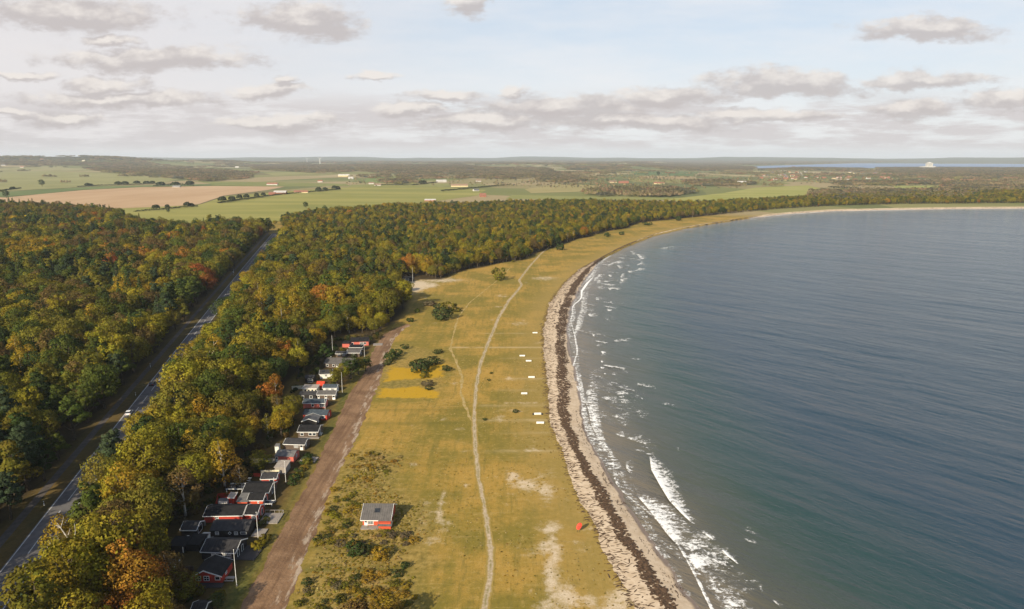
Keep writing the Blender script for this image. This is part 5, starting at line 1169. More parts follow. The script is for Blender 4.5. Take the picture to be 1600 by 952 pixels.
# brambles and saplings under the trees round the cabins
P_, tn = [], []
for x, y in hexpts(W([(330, 1040), (260, 960), (215, 925), (215, 880), (240, 838), (262, 812), (290, 785), (318, 762), (340, 742), (395, 705), (420, 690), (432, 655), (455, 620), (462, 585), (492, 552), (508, 535), (592, 520), (600, 528), (566, 548), (548, 575), (520, 605), (500, 650), (480, 700), (440, 745), (425, 790), (390, 850), (360, 930)]), 2.6, .5):
    dh = min((math.hypot(x - hx, y - hy) for hx, hy in HUTS), default=99)
    if dh < 3.2 or rgB.random() < .25: continue
    P_.append((x, y, LAND)); tn.append(np.array(TINTS[pick(rgB, {'dark green': 3, 'brown': 3, 'olive': 1.5, 'green': 1, 'grey-brown': 1.5})]) * rgB.uniform(.6, 1))
n_ = len(P_); s_ = rgB.uniform(.35, .95, n_)
scatter('undergrowth', P_, rgB.integers(0, 4, n_), np.stack([s_, s_, s_ * 1.1], 1), np.stack([np.zeros(n_), np.zeros(n_), rgB.uniform(0, 6.28, n_)], 1), tn, model_collection('bush_model', [p['joined'] for p in SHRUBS]))
# white timber stacks on the meadow
def stack(u, v, w, label, ends=False):
    x, y = un(u, v); r = empty('timber_stack', (x, y, LAND), rgB.normal(0, .03), label, 'timber stack', 'white timber stacks on the meadow')
    for k in range(2):
        m = MB()
        for j in range(4): m.box(-w / 2 + .03 * (k % 2), w / 2 - .03 * ((k + 1) % 2), -.48 + .25 * j, -.27 + .25 * j, .16 + .27 * k, .38 + .27 * k)
        m.build('plank_layer', M['trim'], r)
    MB().box(-w * .3 - .08, -w * .3 + .08, -.5, .5, 0, .157).build('bearer', M['grey_wood'], r); MB().box(w * .3 - .08, w * .3 + .08, -.5, .5, 0, .157).build('bearer', M['grey_wood'], r)
    if ends:
        for s in (-1, 1): MB().box(s * (w / 2 + .35) - .3, s * (w / 2 + .35) + .3, -.4, .4, 0, .5).build('end_block', M['black'], r)
for u, v, w, q, e in [(836, 521, 3.4, 'white timber stack lying farthest away on the meadow', False), (816, 557, 3.4, 'white timber stack just beyond the pale cross line, left of two', False), (826, 565, 3.4, 'white timber stack just right of and nearer than its neighbour', False), (830.5, 590.5, 3.6, 'white timber stack standing midway beside a faint cross path', False), (819, 616, 3.2, 'yellowish white timber stack lying farther from the beach than the others', False), (840, 648, 3.4, 'white timber stack with dark blocks at both ends', True), (844, 662, 3.6, 'white timber stack lying nearest to the viewer by the beach', False)]: stack(u, v, w * .82, q, e)
for u, v, w in [(1083, 353, 10), (1056, 356, 8), (1110, 348.4, 8)]: pass
# red sail on dark poles
x, y = un(903, 832); r = empty('beach_sail', (x, y, LAND), 0, 'red oval sail on thin dark poles near the beach', 'sail'); r.scale = (.82, .82, .82)
m_red = mottled('red_sailcloth', (.62, .045, .03), (.74, .09, .06), 2, .6, .3)
n = 20; fr_, bk_ = [], []
for k in range(n):
    q = 2 * math.pi * k / n; rx, rz_ = .85 * math.cos(q), 1.25 * math.sin(q); xx = rx + rz_ * .28; fr_.append((xx + .35, -.10 + .22 * (1 - rx * rx) * -1, 2.35 + rz_)); bk_.append((xx + .35, .10 + .22 * (1 - rx * rx) * -1, 2.35 + rz_))
MB().prism(fr_, bk_).build('sailcloth', m_red, r); MB().tube([(-.35, 0, -.1), (.1, .16, 1.5), (.85, .16, 3.5)], .045, 6).build('pole', M['black'], r); MB().tube([(.45, .1, -.1), (.4, .18, 1.2)], .045, 6).build('pole', M['black'], r)

# ------------------------------------------------------------------ traffic on the road
def car(label, frac_y, lane, paint, heading, s=1.0):
    """a hatchback: lofted body, glasshouse, wheels, lamps"""
    x = float(np.polyval(cf, frac_y)); T = np.array([np.polyval(np.polyder(cf), frac_y), 1.0]); T /= np.linalg.norm(T); Nn = np.array([T[1], -T[0]])
    px_ = x + Nn[0] * lane; py_ = frac_y + Nn[1] * lane
    rz = math.atan2(T[1], T[0]) + (0 if heading > 0 else math.pi)
    r = empty('car', (px_, py_, LAND + .034), rz, label, 'car', 'cars on the road')
    side = [(-2.1, .35), (-2.12, .75), (-1.95, .95), (.9, .98), (1.75, .85), (2.1, .65), (2.12, .35)]
    hw = .86; b_ = MB(); b_.prism([(a, -hw, z) for a, z in side], [(a, hw, z) for a, z in side]); b_.build('body', paint, r)
    gh = [(-1.95, .955), (-1.6, 1.42), (-.1, 1.46), (.95, .985)]
    MB().poly([(a, -hw + (.06 if z < 1 else .2), z + .004) for a, z in gh] + [(a, hw - (.06 if z < 1 else .2), z + .004) for a, z in gh], [(0, 1, 2, 3), (7, 6, 5, 4), (0, 4, 5, 1), (1, 5, 6, 2), (2, 6, 7, 3), (3, 7, 4, 0)]).build('window', M['glass'], r)
    MB().box(-1.58, -.12, -.66, .66, 1.445, 1.51).build('roof', paint, r)
    for wx_ in (-1.3, 1.35):
        for sd_ in (-1, 1):
            w_ = MB().tube([(wx_, sd_ * .70, .33), (wx_, sd_ * .89, .33)], .33, 12).build('wheel', M['r_black'], r); MB().tube([(wx_, sd_ * .892, .33), (wx_, sd_ * .905, .33)], .19, 8).build('rim', M['steel'], w_)
    for sd_ in (-1, 1):
        MB().box(2.09, 2.135, sd_ * .62 - .17, sd_ * .62 + .17, .56, .70).build('headlight', M['trim'], r); MB().box(-2.14, -2.10, sd_ * .62 - .15, sd_ * .62 + .15, .62, .80).build('tail_light', M['r_red'], r)
    r.scale = (s, s, s)
p_white = mottled('white_car_paint', (.74, .74, .75), (.78, .78, .79), .5, .25, .6); p_dark = mottled('dark_car_paint', (.02, .022, .026), (.035, .036, .04), .5, .25, .6)
yy_of = lambda u, v: un(u, v)[1]
car('white hatchback driving on the road, nearer of the two cars', yy_of(201, 648), 2.1, p_white, 1, 1.12); car('dark hatchback on the road just ahead of the white car', yy_of(236, 602), 2.1, p_dark, 1, 1.08)
def marker(u, v, label, h=1.1):
    x, y = un(u, v); r = empty('marker_post', (x, y, LAND), 0, label, 'marker post', 'white roadside marker posts')
    MB().box(-.09, .09, -.06, .06, -.2, h).build('post', M['trim'], r); MB().box(-.1, .1, -.07, .07, h * .62, h * .78).build('reflector', M['black'], r)
for u, v, q in [(69, 790, 'white marker post on the verge, nearest the bottom left'), (212, 618, 'white marker post on the verge beside the white car'), (235, 574, 'white marker post at the foot of the wood beyond the dark car'), (365, 424, 'white marker post far up the road')]: marker(u, v, q, 1.4 if v > 600 else 1.9)
x, y = un(365, 430); r = empty('road_sign', (x, y, LAND), 0, 'white-backed road sign at the left verge far up the road', 'road sign'); MB().tube([(0, 0, -.2), (0, 0, 2.6)], .06, 6).build('post', M['steel'], r); MB().box(-.5, .5, -.03, .03, 2.1, 3.2).build('sign_panel', M['trim'], r)
# dry tall grass of the rough plots
grass_models = None
def tuft_mesh(seed):
    rg = np.random.default_rng(seed); n = 34; d = unit(rg.normal(0, 1, (n, 3))); d[:, 2] = np.abs(d[:, 2]) + .25; d = unit(d)
    P_ = d * np.array([.55, .55, .62]) * rg.uniform(.55, 1.1, (n, 1))
    q, f, nn, sh = leaves_from(P_, d, unit(d * .5 + np.array([0, 0, .8])), .22, rg, 2.2)
    return finish_leaf_mesh('tuft', q, f, nn, sh, [lm])
grass_models = model_collection('grass_model', [tuft_mesh(i) for i in range(4)])
def scatter_grass(name, polys, per, cols, smin=.8, smax=1.6):
    P_, tn = [], []
    for poly in polys:
        Q = hexpts(W(poly), per, .5)
        Q = Q[rgB.random(len(Q)) < np.clip(dist_line(Q[:, 0], Q[:, 1], W(poly + [poly[0]])) / 7, .12, .9)]
        for x, y in Q: P_.append((x, y, LAND)); tn.append(np.array(TINTS[pick(rgB, cols)]) * rgB.uniform(.8, 1.2))
    n = len(P_); s = rgB.uniform(smin, smax, n)
    return scatter(name, P_, rgB.integers(0, 4, n), np.stack([s, s, s * rgB.uniform(.45, .8, n)], 1), np.stack([np.zeros(n), np.zeros(n), rgB.uniform(0, 6.28, n)], 1), tn, grass_models)
scatter_grass('tall_grass', [[(452, 952), (470, 900), (500, 815), (520, 760), (548, 705), (600, 703), (632, 715), (615, 760), (650, 780), (672, 800), (668, 850), (640, 868), (655, 900), (660, 990), (440, 990)]], .95, {'straw': 3.4, 'scrub': 2.4, 'ochre': 2.0, 'yellow-green': 1.6}, .35, .9)
scatter_grass('tall_grass', [[(610, 572), (650, 576), (672, 566), (694, 570), (692, 590), (600, 596)], [(594, 607), (655, 604), (688, 612), (686, 623), (588, 622)]], 3.2, {'flower': 3, 'bright yellow': 2}, .3, .6)

rgM = np.random.default_rng(8)
P_, tn = [], []
for x, y in hexpts(W([(560, 700), (650, 640), (700, 560), (845, 560), (852, 640), (880, 720), (935, 850), (980, 970), (680, 970), (690, 880), (650, 780), (632, 712)]), 1.25, .5):
    if rgM.random() < .62 or abs(float(nval(x, y, 9, 2))) < .42: continue
    P_.append((x, y, LAND)); tn.append(np.array(TINTS[pick(rgM, {'straw': 3, 'ochre': 2, 'scrub': 2.4, 'pale straw': 1})]) * rgM.uniform(.85, 1.15))
P_ = np.array(P_); tn = np.array(tn); kp = np.minimum(dist_line(P_[:, 0], P_[:, 1], pathl[::3]), dist_line(P_[:, 0], P_[:, 1], path2[::3])) > 2; P_ = P_[kp]; tn = tn[kp]
n_ = len(P_); s_ = rgM.uniform(.14, .42, n_)
scatter('meadow_grass', P_, rgM.integers(0, 4, n_), np.stack([s_ * 1.3, s_ * 1.3, s_ * .8], 1), np.stack([np.zeros(n_), np.zeros(n_), rgM.uniform(0, 6.28, n_)], 1), tn, grass_models)
# ------------------------------------------------------------------ the country beyond: parcels, hedges, far woods
def parcel(px, col, col2, scale=.012, stretch=(1, 1, 1), z=.25):
    P_ = [unh(u, v)[:2] for u, v in px]; c = np.array(P_)
    m, n_, o_ = newmat('parcel'); pp = n_.mapping(n_.pos(), stretch); a = n_.noise(pp, scale, 5, .6)
    cc = n_.mix(n_.ramp(a, .3, .7), col, col2)
    tram = n_.node('ShaderNodeTexWave', wave_type='BANDS', bands_direction='Y'); n_.l.new(n_.mapping(n_.pos(), (1, 1, 0), (0, 0, .12)), tram.inputs['Vector']); tram.inputs['Scale'].default_value = .012; tram.inputs['Distortion'].default_value = 1.5
    cc = n_.mix(n_.math('MULTIPLY', n_.ramp(tram.outputs['Fac'], .2, 0), .22), cc, tuple(q * .55 for q in col))
    principled(n_, o_, cc, .95, .1)
    x0, y0 = c.min(0); x1, y1 = c.max(0); st = max(18, (x1 - x0) / 70, (y1 - y0) / 70)
    bm = bmesh.new(); vs = [bm.verts.new((x, y, 0)) for x, y in densify(P_ + [P_[0]], st)[:-1]]; f = bm.faces.new(vs)
    bmesh.ops.triangulate(bm, faces=[f]); 
    for _ in range(3):
        long_ = [e for e in bm.edges if e.calc_length() > st * 2.2]
        if not long_: break
        bmesh.ops.subdivide_edges(bm, edges=long_, cuts=1); bmesh.ops.triangulate(bm, faces=[f_ for f_ in bm.faces if len(f_.verts) > 3])
    V_ = np.array([v.co[:] for v in bm.verts]); hh = LAND + hills(V_[:, 0], V_[:, 1]) + z
    for v, h in zip(bm.verts, hh): v.co.z = h
    for f_ in bm.faces:
        if f_.normal.z < 0: f_.normal_flip()
    me = bpy.data.meshes.new('field'); bm.to_mesh(me); bm.free(); me.materials.append(m); o = link(bpy.data.objects.new('field', me)); tag(o, kind='structure')
parcel([(-140, 320), (-80, 307), (10, 309), (70, 303), (130, 297.5), (220, 293), (330, 291), (445, 292), (420, 297), (350, 306), (312, 319), (300, 321), (190, 326), (90, 330), (-20, 330)], (.40, .26, .145), (.48, .33, .20), .006, (1, .3, 1), .5)
parcel([(150, 352), (120, 326), (190, 323.5), (303, 321.5), (316, 319), (352, 307), (440, 300), (530, 293.5), (640, 290), (700, 293), (760, 297), (745, 306), (640, 320), (560, 330), (480, 338), (420, 348), (330, 364), (200, 366)], (.20, .20, .050), (.30, .27, .075), .004, (.5, 2, 1), .3)
parcel([(-160, 306), (-40, 303), (60, 297), (160, 291.5), (230, 290), (330, 288), (330, 290.5), (220, 292.5), (130, 297), (60, 304), (-10, 309), (-100, 312)], (.115, .150, .050), (.16, .19, .07), .004, (1, 1, 1), .7)
parcel([(-160, 270), (60, 268), (180, 272), (285, 280), (250, 286.5), (160, 291), (60, 296.5), (-40, 302), (-160, 304)], (.22, .215, .085), (.28, .26, .11), .003, (1, 1, 1), .9)
parcel([(300, 283), (430, 285), (540, 287.5), (548, 291), (445, 291.6), (330, 290), (330, 287.5)], (.16, .18, .05), (.23, .22, .075), .004)
parcel([(548, 289), (640, 286.5), (720, 287), (690, 292.5), (640, 289.8), (545, 293)], (.20, .205, .06), (.25, .235, .08), .004)
parcel([(1040, 312), (1130, 302), (1180, 293.5), (1230, 291), (1262, 290), (1285, 295), (1276, 302), (1290, 309), (1180, 313), (1080, 318)], (.24, .25, .055), (.33, .30, .10), .005, (1, 2, 1), .3)
parcel([(985, 268), (1040, 267.5), (1092, 270), (1084, 275), (995, 274)], (.085, .135, .045), (.11, .16, .055), .004)
parcel([(1000, 275.5), (1080, 276), (1080, 279), (1002, 279)], (.36, .26, .13), (.42, .31, .17), .004); parcel([(980, 280), (1078, 281), (1072, 286), (990, 285)], (.20, .20, .07), (.24, .22, .08), .004)
parcel([(820, 296), (880, 287), (930, 290), (965, 293), (900, 300), (830, 302)], (.27, .23, .09), (.33, .27, .12), .004); parcel([(800, 305), (1000, 309), (1060, 309), (1050, 313), (900, 312), (790, 311)], (.20, .21, .06), (.25, .24, .08), .004)
parcel([(1395, 290.5), (1480, 290), (1476, 295), (1400, 295)], (.24, .26, .07), (.30, .29, .09), .004); parcel([(1555, 305), (1680, 302.5), (1680, 311), (1580, 311)], (.20, .24, .055), (.26, .27, .08), .004)
parcel([(1430, 280), (1500, 282), (1620, 285), (1620, 288), (1500, 286.5), (1450, 284)], (.42, .32, .18), (.50, .40, .25), .004); parcel([(895, 252.5), (975, 253), (985, 259), (900, 257)], (.30, .28, .11), (.36, .32, .15), .002)
parcel([(575, 277), (640, 276), (690, 281), (610, 286), (570, 284)], (.15, .20, .06), (.19, .22, .07), .004); parcel([(410, 270), (470, 268), (500, 271), (430, 275)], (.22, .22, .08), (.27, .25, .10), .003); parcel([(0, 262), (90, 261), (140, 265), (60, 267), (-60, 267)], (.25, .23, .10), (.30, .26, .12), .003)
parcel([(190, 258), (290, 259), (300, 262), (180, 261)], (.26, .24, .11), (.34, .28, .15), .003); parcel([(740, 262), (830, 262), (850, 265), (760, 266)], (.20, .21, .08), (.26, .24, .1), .003)
# far woods
FARM = []
def clump_mesh(seed, W_, n_tr, h0, lf):
    rg = np.random.default_rng(seed); q_, f_, n_, s_2 = [], [], [], []; o = 0
    for k in range(n_tr):
        a = rg.uniform(0, 6.28); rr = W_ * math.sqrt(rg.random()); cx, cy = rr * math.cos(a), rr * math.sin(a); h = h0 * rg.uniform(.6, 1.1); R = rg.uniform(3.2, 5.6); m = lf
        d = unit(rg.normal(0, 1, (m, 3))); d[:, 2] = np.abs(d[:, 2]) * 1.15 - .15; d = unit(d)
        P_ = np.array([cx, cy, h * .55]) + d * np.array([R, R, h * .45]) * rg.uniform(.8, 1.08, (m, 1))
        q, f, nn, sh = leaves_from(P_, d, d, 1.9, rg, 1.1); sh = np.clip(sh * .45 + rg.uniform(0, .55), 0, 1)
        q_.append(q); f_.append(f + o); n_.append(nn); s_2.append(sh); o += len(q)
    return finish_leaf_mesh('grove', np.concatenate(q_), np.concatenate(f_), np.concatenate(n_), np.concatenate(s_2), [lm])
grove_models = model_collection('grove_model', [clump_mesh(900 + i, 26, 20, 13, 70) for i in range(4)] + [clump_mesh(950 + i, 5, 1, 11, 110) for i in range(3)])
GP, GI, GS, GT = [], [], [], []
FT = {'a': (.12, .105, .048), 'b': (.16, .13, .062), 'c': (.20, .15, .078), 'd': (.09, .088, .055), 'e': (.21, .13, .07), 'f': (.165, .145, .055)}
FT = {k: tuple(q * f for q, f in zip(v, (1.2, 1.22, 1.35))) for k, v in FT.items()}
def grove(x, y, s, t=None, single=False, hs=1):
    GP.append((x, y, -.5)); GI.append(int(rgB.integers(4, 7)) if single else int(rgB.integers(0, 4))); GS.append((s, s, hs * (s * .3 + .7 if not single else s))); GT.append(np.array(FT[t or pick(rgB, dict(a=2, b=3, c=2.4, d=1.2, e=1, f=1.3))]) * rgB.uniform(.8, 1.2))
def wood(px, gap=38, t=None, dens=1, s=1.0):
    P_ = [unh(u, v)[:2] for u, v in px]
    for x, y in hexpts(P_, gap, .35):
        if rgB.random() < dens: grove(x, y, s * rgB.uniform(.8, 1.15), t)
WOODS = [[(130, 262.5), (260, 263.5), (390, 272), (388, 280), (320, 284.5), (250, 277), (170, 270)], [(915, 301), (960, 296), (1020, 295), (1062, 296), (1062, 306), (1030, 308.5), (930, 307)], [(1010, 299), (1070, 297), (1085, 304), (1030, 309)], [(840, 276), (890, 275), (925, 281), (900, 286), (845, 285)],
         [(1370, 263), (1450, 262.5), (1680, 263.5), (1680, 281), (1560, 279), (1480, 278), (1400, 275)], [(1475, 293), (1680, 291.5), (1680, 302), (1480, 300)], [(1070, 284), (1130, 284), (1180, 288), (1150, 292), (1085, 291)], [(1265, 301), (1330, 300), (1480, 299), (1560, 303), (1500, 313), (1350, 317), (1280, 314)],
         [(-60, 252), (130, 254), (230, 257), (210, 260), (40, 259), (-60, 258)], [(390, 258), (480, 257), (540, 262), (560, 268), (480, 270), (400, 266)], [(560, 258), (700, 257), (760, 262), (740, 272), (640, 274), (560, 268)], [(690, 262), (860, 264), (870, 275), (790, 281), (720, 278)], [(980, 257), (1100, 256), (1180, 262), (1170, 268), (1040, 266)],
         [(880, 261), (980, 262), (985, 265), (890, 266)], [(1300, 286), (1400, 285), (1470, 286), (1390, 290), (1310, 290)], [(1180, 266), (1250, 262.5), (1350, 264), (1360, 267), (1250, 266.5)], [(1420, 284), (1520, 287), (1600, 289), (1480, 290), (1420, 287)], [(590, 283), (640, 281), (655, 286), (610, 289)], [(1000, 251.5), (1200, 252.5), (1330, 252.2), (1420, 251.4), (1330, 255.4), (1180, 258.5), (1050, 256)]]
for w_ in WOODS: wood(w_)
# loose woods, tree lines and gardens scattered over the plain
rows = 0
for d_ in np.arange(2250, 15500, 46):
    half = d_ * .80
    for x in np.arange(-half, half, 58 + d_ * .004):
        xx = x + rgB.uniform(-25, 25); yy_ = math.sqrt(max(0, d_ * d_ - min(xx * xx, d_ * d_ * .5))) + rgB.uniform(-25, 25)
        az_ = xx / yy_
        u_, v_, _f = project(xx, yy_, LAND + 12)
        if not (-60 < u_ < 1660): continue
        if az_ > .2 and v_ < 264 and v_ > 249: continue
        nv = float(nval(xx, yy_ * .6, 330, .7) * .5 + nval(xx * 1.0, yy_ * .4, 150, 1.9) * .5)
        hedge = abs(math.sin(xx / 210 + yy_ / 480 + .6 * math.sin(yy_ / 700))) < .07 or abs(math.sin(yy_ / 260 - xx / 900)) < .06
        pr = .0
        if d_ > 3300: pr = .55 * float(sstep(.52, .66, nv)) + (.26 if hedge else .0)
        if d_ > 6500: pr = .62 * float(sstep(.48, .62, nv)) + (.30 if hedge else .03)
        if d_ > 9500: pr = .8 * float(sstep(.42, .58, nv)) + .10
        if d_ < 3300: pr = .05 if hedge and not (u_ < 800 and 262 < v_) else 0
        if rgB.random() < pr: grove(xx, yy_, rgB.uniform(.7, 1.5) * (1 + max(0, d_ - 6000) / 9000), hs=1)
# tree-lined field edges
for _ in range(330):
    d_ = 2350 * (9500 / 2350) ** rgB.random(); azr = rgB.uniform(-.66, .66); x0, y0 = d_ * math.sin(azr), d_ * math.cos(azr); a = rgB.choice([.35, .35 + 1.57, -.1, .1]) + rgB.normal(0, .12); Ls = rgB.uniform(140, 520)
    for s in np.arange(0, Ls, 13):
        x, y = x0 + math.cos(a) * s, y0 + math.sin(a) * s; u_, v_, _f = project(x, y, LAND)
        if v_ > 300 or (u_ < 770 and v_ > 263) or (x / y > .17 and v_ < 264) or (1050 < u_ < 1300 and v_ > 289): continue
        if rgB.random() < .8: grove(x + rgB.normal(0, 2), y, rgB.uniform(.35, .95), 'a' if rgB.random() < .5 else None, True)
# village gardens
for _ in range(420):
    u, v = rgB.uniform(1170, 1420), rgB.uniform(265, 286); x, y, _z = unh(u, v); grove(x, y, rgB.uniform(.7, 1.2), None, True)
for _ in range(260):
    u, v = rgB.uniform(850, 1180), rgB.uniform(270, 296); x, y, _z = unh(u, v); grove(x, y, rgB.uniform(.7, 1.2), None, True)
for _ in range(160):
    u, v = rgB.uniform(540, 860), rgB.uniform(274, 292); x, y, _z = unh(u, v); grove(x, y, rgB.uniform(.6, 1.1), None, True)
GP = np.array(GP); GP[:, 2] += LAND + hills(GP[:, 0], GP[:, 1])
scatter('distant_woodland', GP, GI, GS, np.stack([np.zeros(len(GP)), np.zeros(len(GP)), rgB.uniform(0, 6.28, len(GP))], 1), GT, grove_models)
def hedgerow(label, px, h=3.0, w=3.0, bumps=(), t=(.035, .042, .018), cat='hedgerow'):
    P_ = np.array([unh(u, v) for u, v in px]); L2 = densify([tuple(p[:2]) for p in P_], w * .8); rg = np.random.default_rng(len(label)); q_, f_, n_, s_2 = [], [], [], []; o = 0
    x0, y0 = L2[0]
    def blobm(cx, cy, R, H, m):
        nonlocal o
        d = unit(rg.normal(0, 1, (m, 3))); d[:, 2] = np.abs(d[:, 2]) * 1.2 - .2; d = unit(d); P3 = np.array([cx - x0, cy - y0, H * .5 + hills(cx, cy) - hills(x0, y0)]) + d * np.array([R, R, H * .5]) * rg.uniform(.8, 1.1, (m, 1))
        q, f, nn, sh = leaves_from(P3, d, d, max(.8, R * .35), rg, 1.1); q_.append(q); f_.append(f + o); n_.append(nn); s_2.append(sh); o += len(q)
    for x, y in L2: blobm(x, y, w * rg.uniform(.6, 1.0), h * rg.uniform(.7, 1.25), 36)
    for fr, R, H in bumps:
        k = int(fr * (len(L2) - 1)); blobm(*L2[k], R, H, 200)
    me = finish_leaf_mesh('hedgerow', np.concatenate(q_), np.concatenate(f_), np.concatenate(n_), np.concatenate(s_2), [lm])
    o_ = link(bpy.data.objects.new('hedgerow', me)); o_.location = (x0, y0, gz(x0, y0)); tag(o_, label, cat, 'hedgerows between the fields'); o_['tint'] = list(t)
hedgerow('dark hedgerow along the lower edge of the ploughed field with two rounded trees', [(212, 331.5), (250, 328.5), (308, 323)], 3.5, 3.5, [(.28, 7, 11), (.48, 4.5, 10), (.82, 7, 11), (.9, 6, 8)])
hedgerow('long tree-lined hedgerow at the right edge of the ploughed field', [(342, 318), (380, 312.5), (440, 304.5), (500, 299.5), (531, 296.5)], 4, 4.5, [(.03, 9, 15), (.10, 8, 12), (.16, 7, 14), (.22, 7, 13), (.30, 6, 13), (.36, 6, 12), (.8, 9, 13), (.86, 8, 11), (.95, 9, 14), (.98, 8, 12)])
hedgerow('thin hedgerow between the olive field and the green strip', [(122, 292.6), (160, 290.2), (250, 287.5)], 4, 4, [(.15, 9, 12), (.2, 7, 9), (.55, 12, 13), (.62, 12, 13), (.75, 12, 14), (.85, 11, 12), (.92, 10, 12)])
hedgerow('dark hedgerow running down to the yellow tree right of the wide field', [(690, 299.5), (740, 295), (797, 289.5)], 5, 5); hedgerow('short dark hedgerow above the wide green field', [(590, 289.5), (645, 290), (683, 285.5)], 4, 5, [(.55, 11, 15), (.62, 9, 14)])
hedgerow('dark hedgerow at the far left edge of the green strip', [(-30, 303), (20, 296.5), (32, 295)], 4, 5, [(.8, 8, 9)]); hedgerow('dark clump of trees round the farmstead at the end of the ploughed field', [(243, 292), (262, 291), (300, 291)], 9, 9, [(.2, 14, 16), (.6, 13, 15), (.95, 14, 18)])
hedgerow('dense dark shelterbelt behind the right-hand green field', [(1382, 296), (1430, 295.5)], 8, 9) if False else None
hedgerow('dark hedge strip standing in the right-hand green field', [(1296, 294.5), (1342, 295.8)], 7, 8)
for u, v, w_, q in [(66, 292, 24, 'lone round tree on the green strip far left'), (10, 310, 20, 'lone dark bush at the left end of the ploughed field'), (478, 326, 13, 'lone dark tree in the green field above the wood'), (1028.5, 275, 24, 'lone tree standing on the far tan field'), (263, 333, 8, 'lone small bush in the yellow-green field')]:
    p = PROTOS[KIDX['oak'][1]]; x, y, z = unh(u, v); r = empty('broadleaf_tree', (x, y, z), 1, q, 'tree', 'lone trees in the fields'); s = w_ / (2 * p['R']) * .8; r.scale = (s, s, s)
    link(bpy.data.objects.new('trunk', p['trunk']), r); c = link(bpy.data.objects.new('crown', p['crown']), r); c['tint'] = list(TINTS['dark green'])

# ------------------------------------------------------------------ far buildings
farm_mats = {'white': mottled('lime_washed_wall', (.42, .405, .375), (.52, .50, .47), .2, .9), 'brick': mottled('red_brick_wall', (.26, .10, .06), (.34, .15, .10), .3, .9), 'yellow': mottled('yellow_wall', (.55, .45, .25), (.62, .52, .32), .3, .9), 'rtile': mottled('red_tile', (.20, .085, .055), (.26, .12, .08), .4, .85), 'grey': mottled('slate', (.10, .10, .105), (.16, .155, .16), .3, .8), 'pale': mottled('pale_sheet_roof', (.36, .34, .32), (.46, .44, .42), .2, .6), 'thatch': mottled('brown_roof', (.18, .12, .08), (.25, .17, .12), .3, .9)}
def far_house(u, v, L, Dp, wh, rise, wall, roof_, label, rz=0, group='far houses and farms', wing=None, name='house', cat='house'):
    x, y, z = unh(u, v); r = empty(name, (x, y, z), rz, label, cat, group); ov = .4
    prof = [(0, -1), (Dp, -1), (Dp, wh), (Dp / 2, wh + rise), (0, wh)]
    w_ = MB().prism([(-L / 2, a, b_) for a, b_ in prof], [(L / 2, a, b_) for a, b_ in prof]); rf = MB(); s = rise / (Dp / 2)
    for p0, p1 in (((-ov, wh - ov * s), (Dp / 2, wh + rise)), ((Dp / 2, wh + rise), (Dp + ov, wh - ov * s))):
        pr = [(p0[0], p0[1] + .02), (p1[0], p1[1] + .02), (p1[0], p1[1] + .3), (p0[0], p0[1] + .3)]; rf.prism([(-L / 2 - ov, a, b_) for a, b_ in pr], [(L / 2 + ov, a, b_) for a, b_ in pr])
    w_.build('wall', farm_mats[wall], r); rf.build('roof', farm_mats[roof_], r); return r
NTH = ['first', 'second', 'third', 'fourth', 'fifth', 'sixth', 'seventh', 'eighth', 'ninth', 'tenth', 'eleventh', 'twelfth', 'thirteenth', 'fourteenth', 'fifteenth', 'sixteenth', 'seventeenth', 'eighteenth', 'nineteenth', 'twentieth']
far_house(437, 304, 34, 18, 5, 5, 'brick', 'pale', 'barn with a broad pale roof at the end of the ploughed field', .1, name='barn', cat='barn'); far_house(425, 305, 18, 10, 3.5, 4, 'brick', 'rtile', 'red-roofed farmhouse left of the pale-roofed barn', .1)
far_house(470, 302, 40, 10, 3.5, 4, 'yellow', 'rtile', 'long reddish farm wing right of the pale-roofed barn', .1); far_house(425, 289.5, 40, 12, 4, 5, 'white', 'rtile', 'white-walled red-roofed farm across the field', 0); far_house(275, 293, 26, 10, 3, 4, 'white', 'grey', 'white farmhouse among the dark clump at the field end', 0)
far_house(718, 292, 60, 14, 4, 6, 'yellow', 'thatch', 'long yellow farm with brown roof beside dark trees', .05); far_house(755, 308, 16, 12, 3.5, 6, 'brick', 'r' + 'tile', 'bright red-roofed house at the edge of the wood', .2); far_house(672, 315, 26, 9, 3, 2.5, 'brick', 'pale', 'low pale-roofed building just behind the wood', 0); far_house(745, 299, 18, 10, 3.5, 4, 'white', 'grey', 'white gable house above the bright red roof', .6)
far_house(590, 290.5, 24, 10, 3, 4, 'white', 'thatch', 'small white cottage at the field edge left of the hedge', .1); far_house(630, 271, 34, 14, 5, 6, 'yellow', 'pale', 'cream farm on the slope among woods', 0); far_house(735, 268, 55, 16, 8, 6, 'white', 'grey', 'large white manor above the woods', 0); far_house(748, 284, 22, 10, 4, 5, 'white', 'thatch', 'white cottage between dark woods', .3)
far_house(958, 286, 30, 12, 4, 5, 'yellow', 'thatch', 'cream farmhouse by the far orchard', .2); far_house(975, 286.5, 40, 12, 4, 5, 'brick', 'rtile', 'red-roofed farm right of the cream farmhouse', .1); far_house(1030, 288, 40, 12, 4, 4, 'yellow', 'rtile', 'long red-roofed farm behind the birch belt', 0); far_house(860, 282, 20, 10, 4, 4, 'white', 'thatch', 'white house at the end of the tan field', 0)
far_house(1160, 288.5, 34, 16, 6, 7, 'white', 'pale', 'white church-like farm at the head of the green field', 0); far_house(1150, 289.3, 50, 10, 3.5, 3, 'white', 'thatch', 'long white low wing beside the church-like farm', 0); far_house(1100, 283, 24, 10, 4, 4, 'yellow', 'rtile', 'small yellow farm left of the church-like farm', 0)
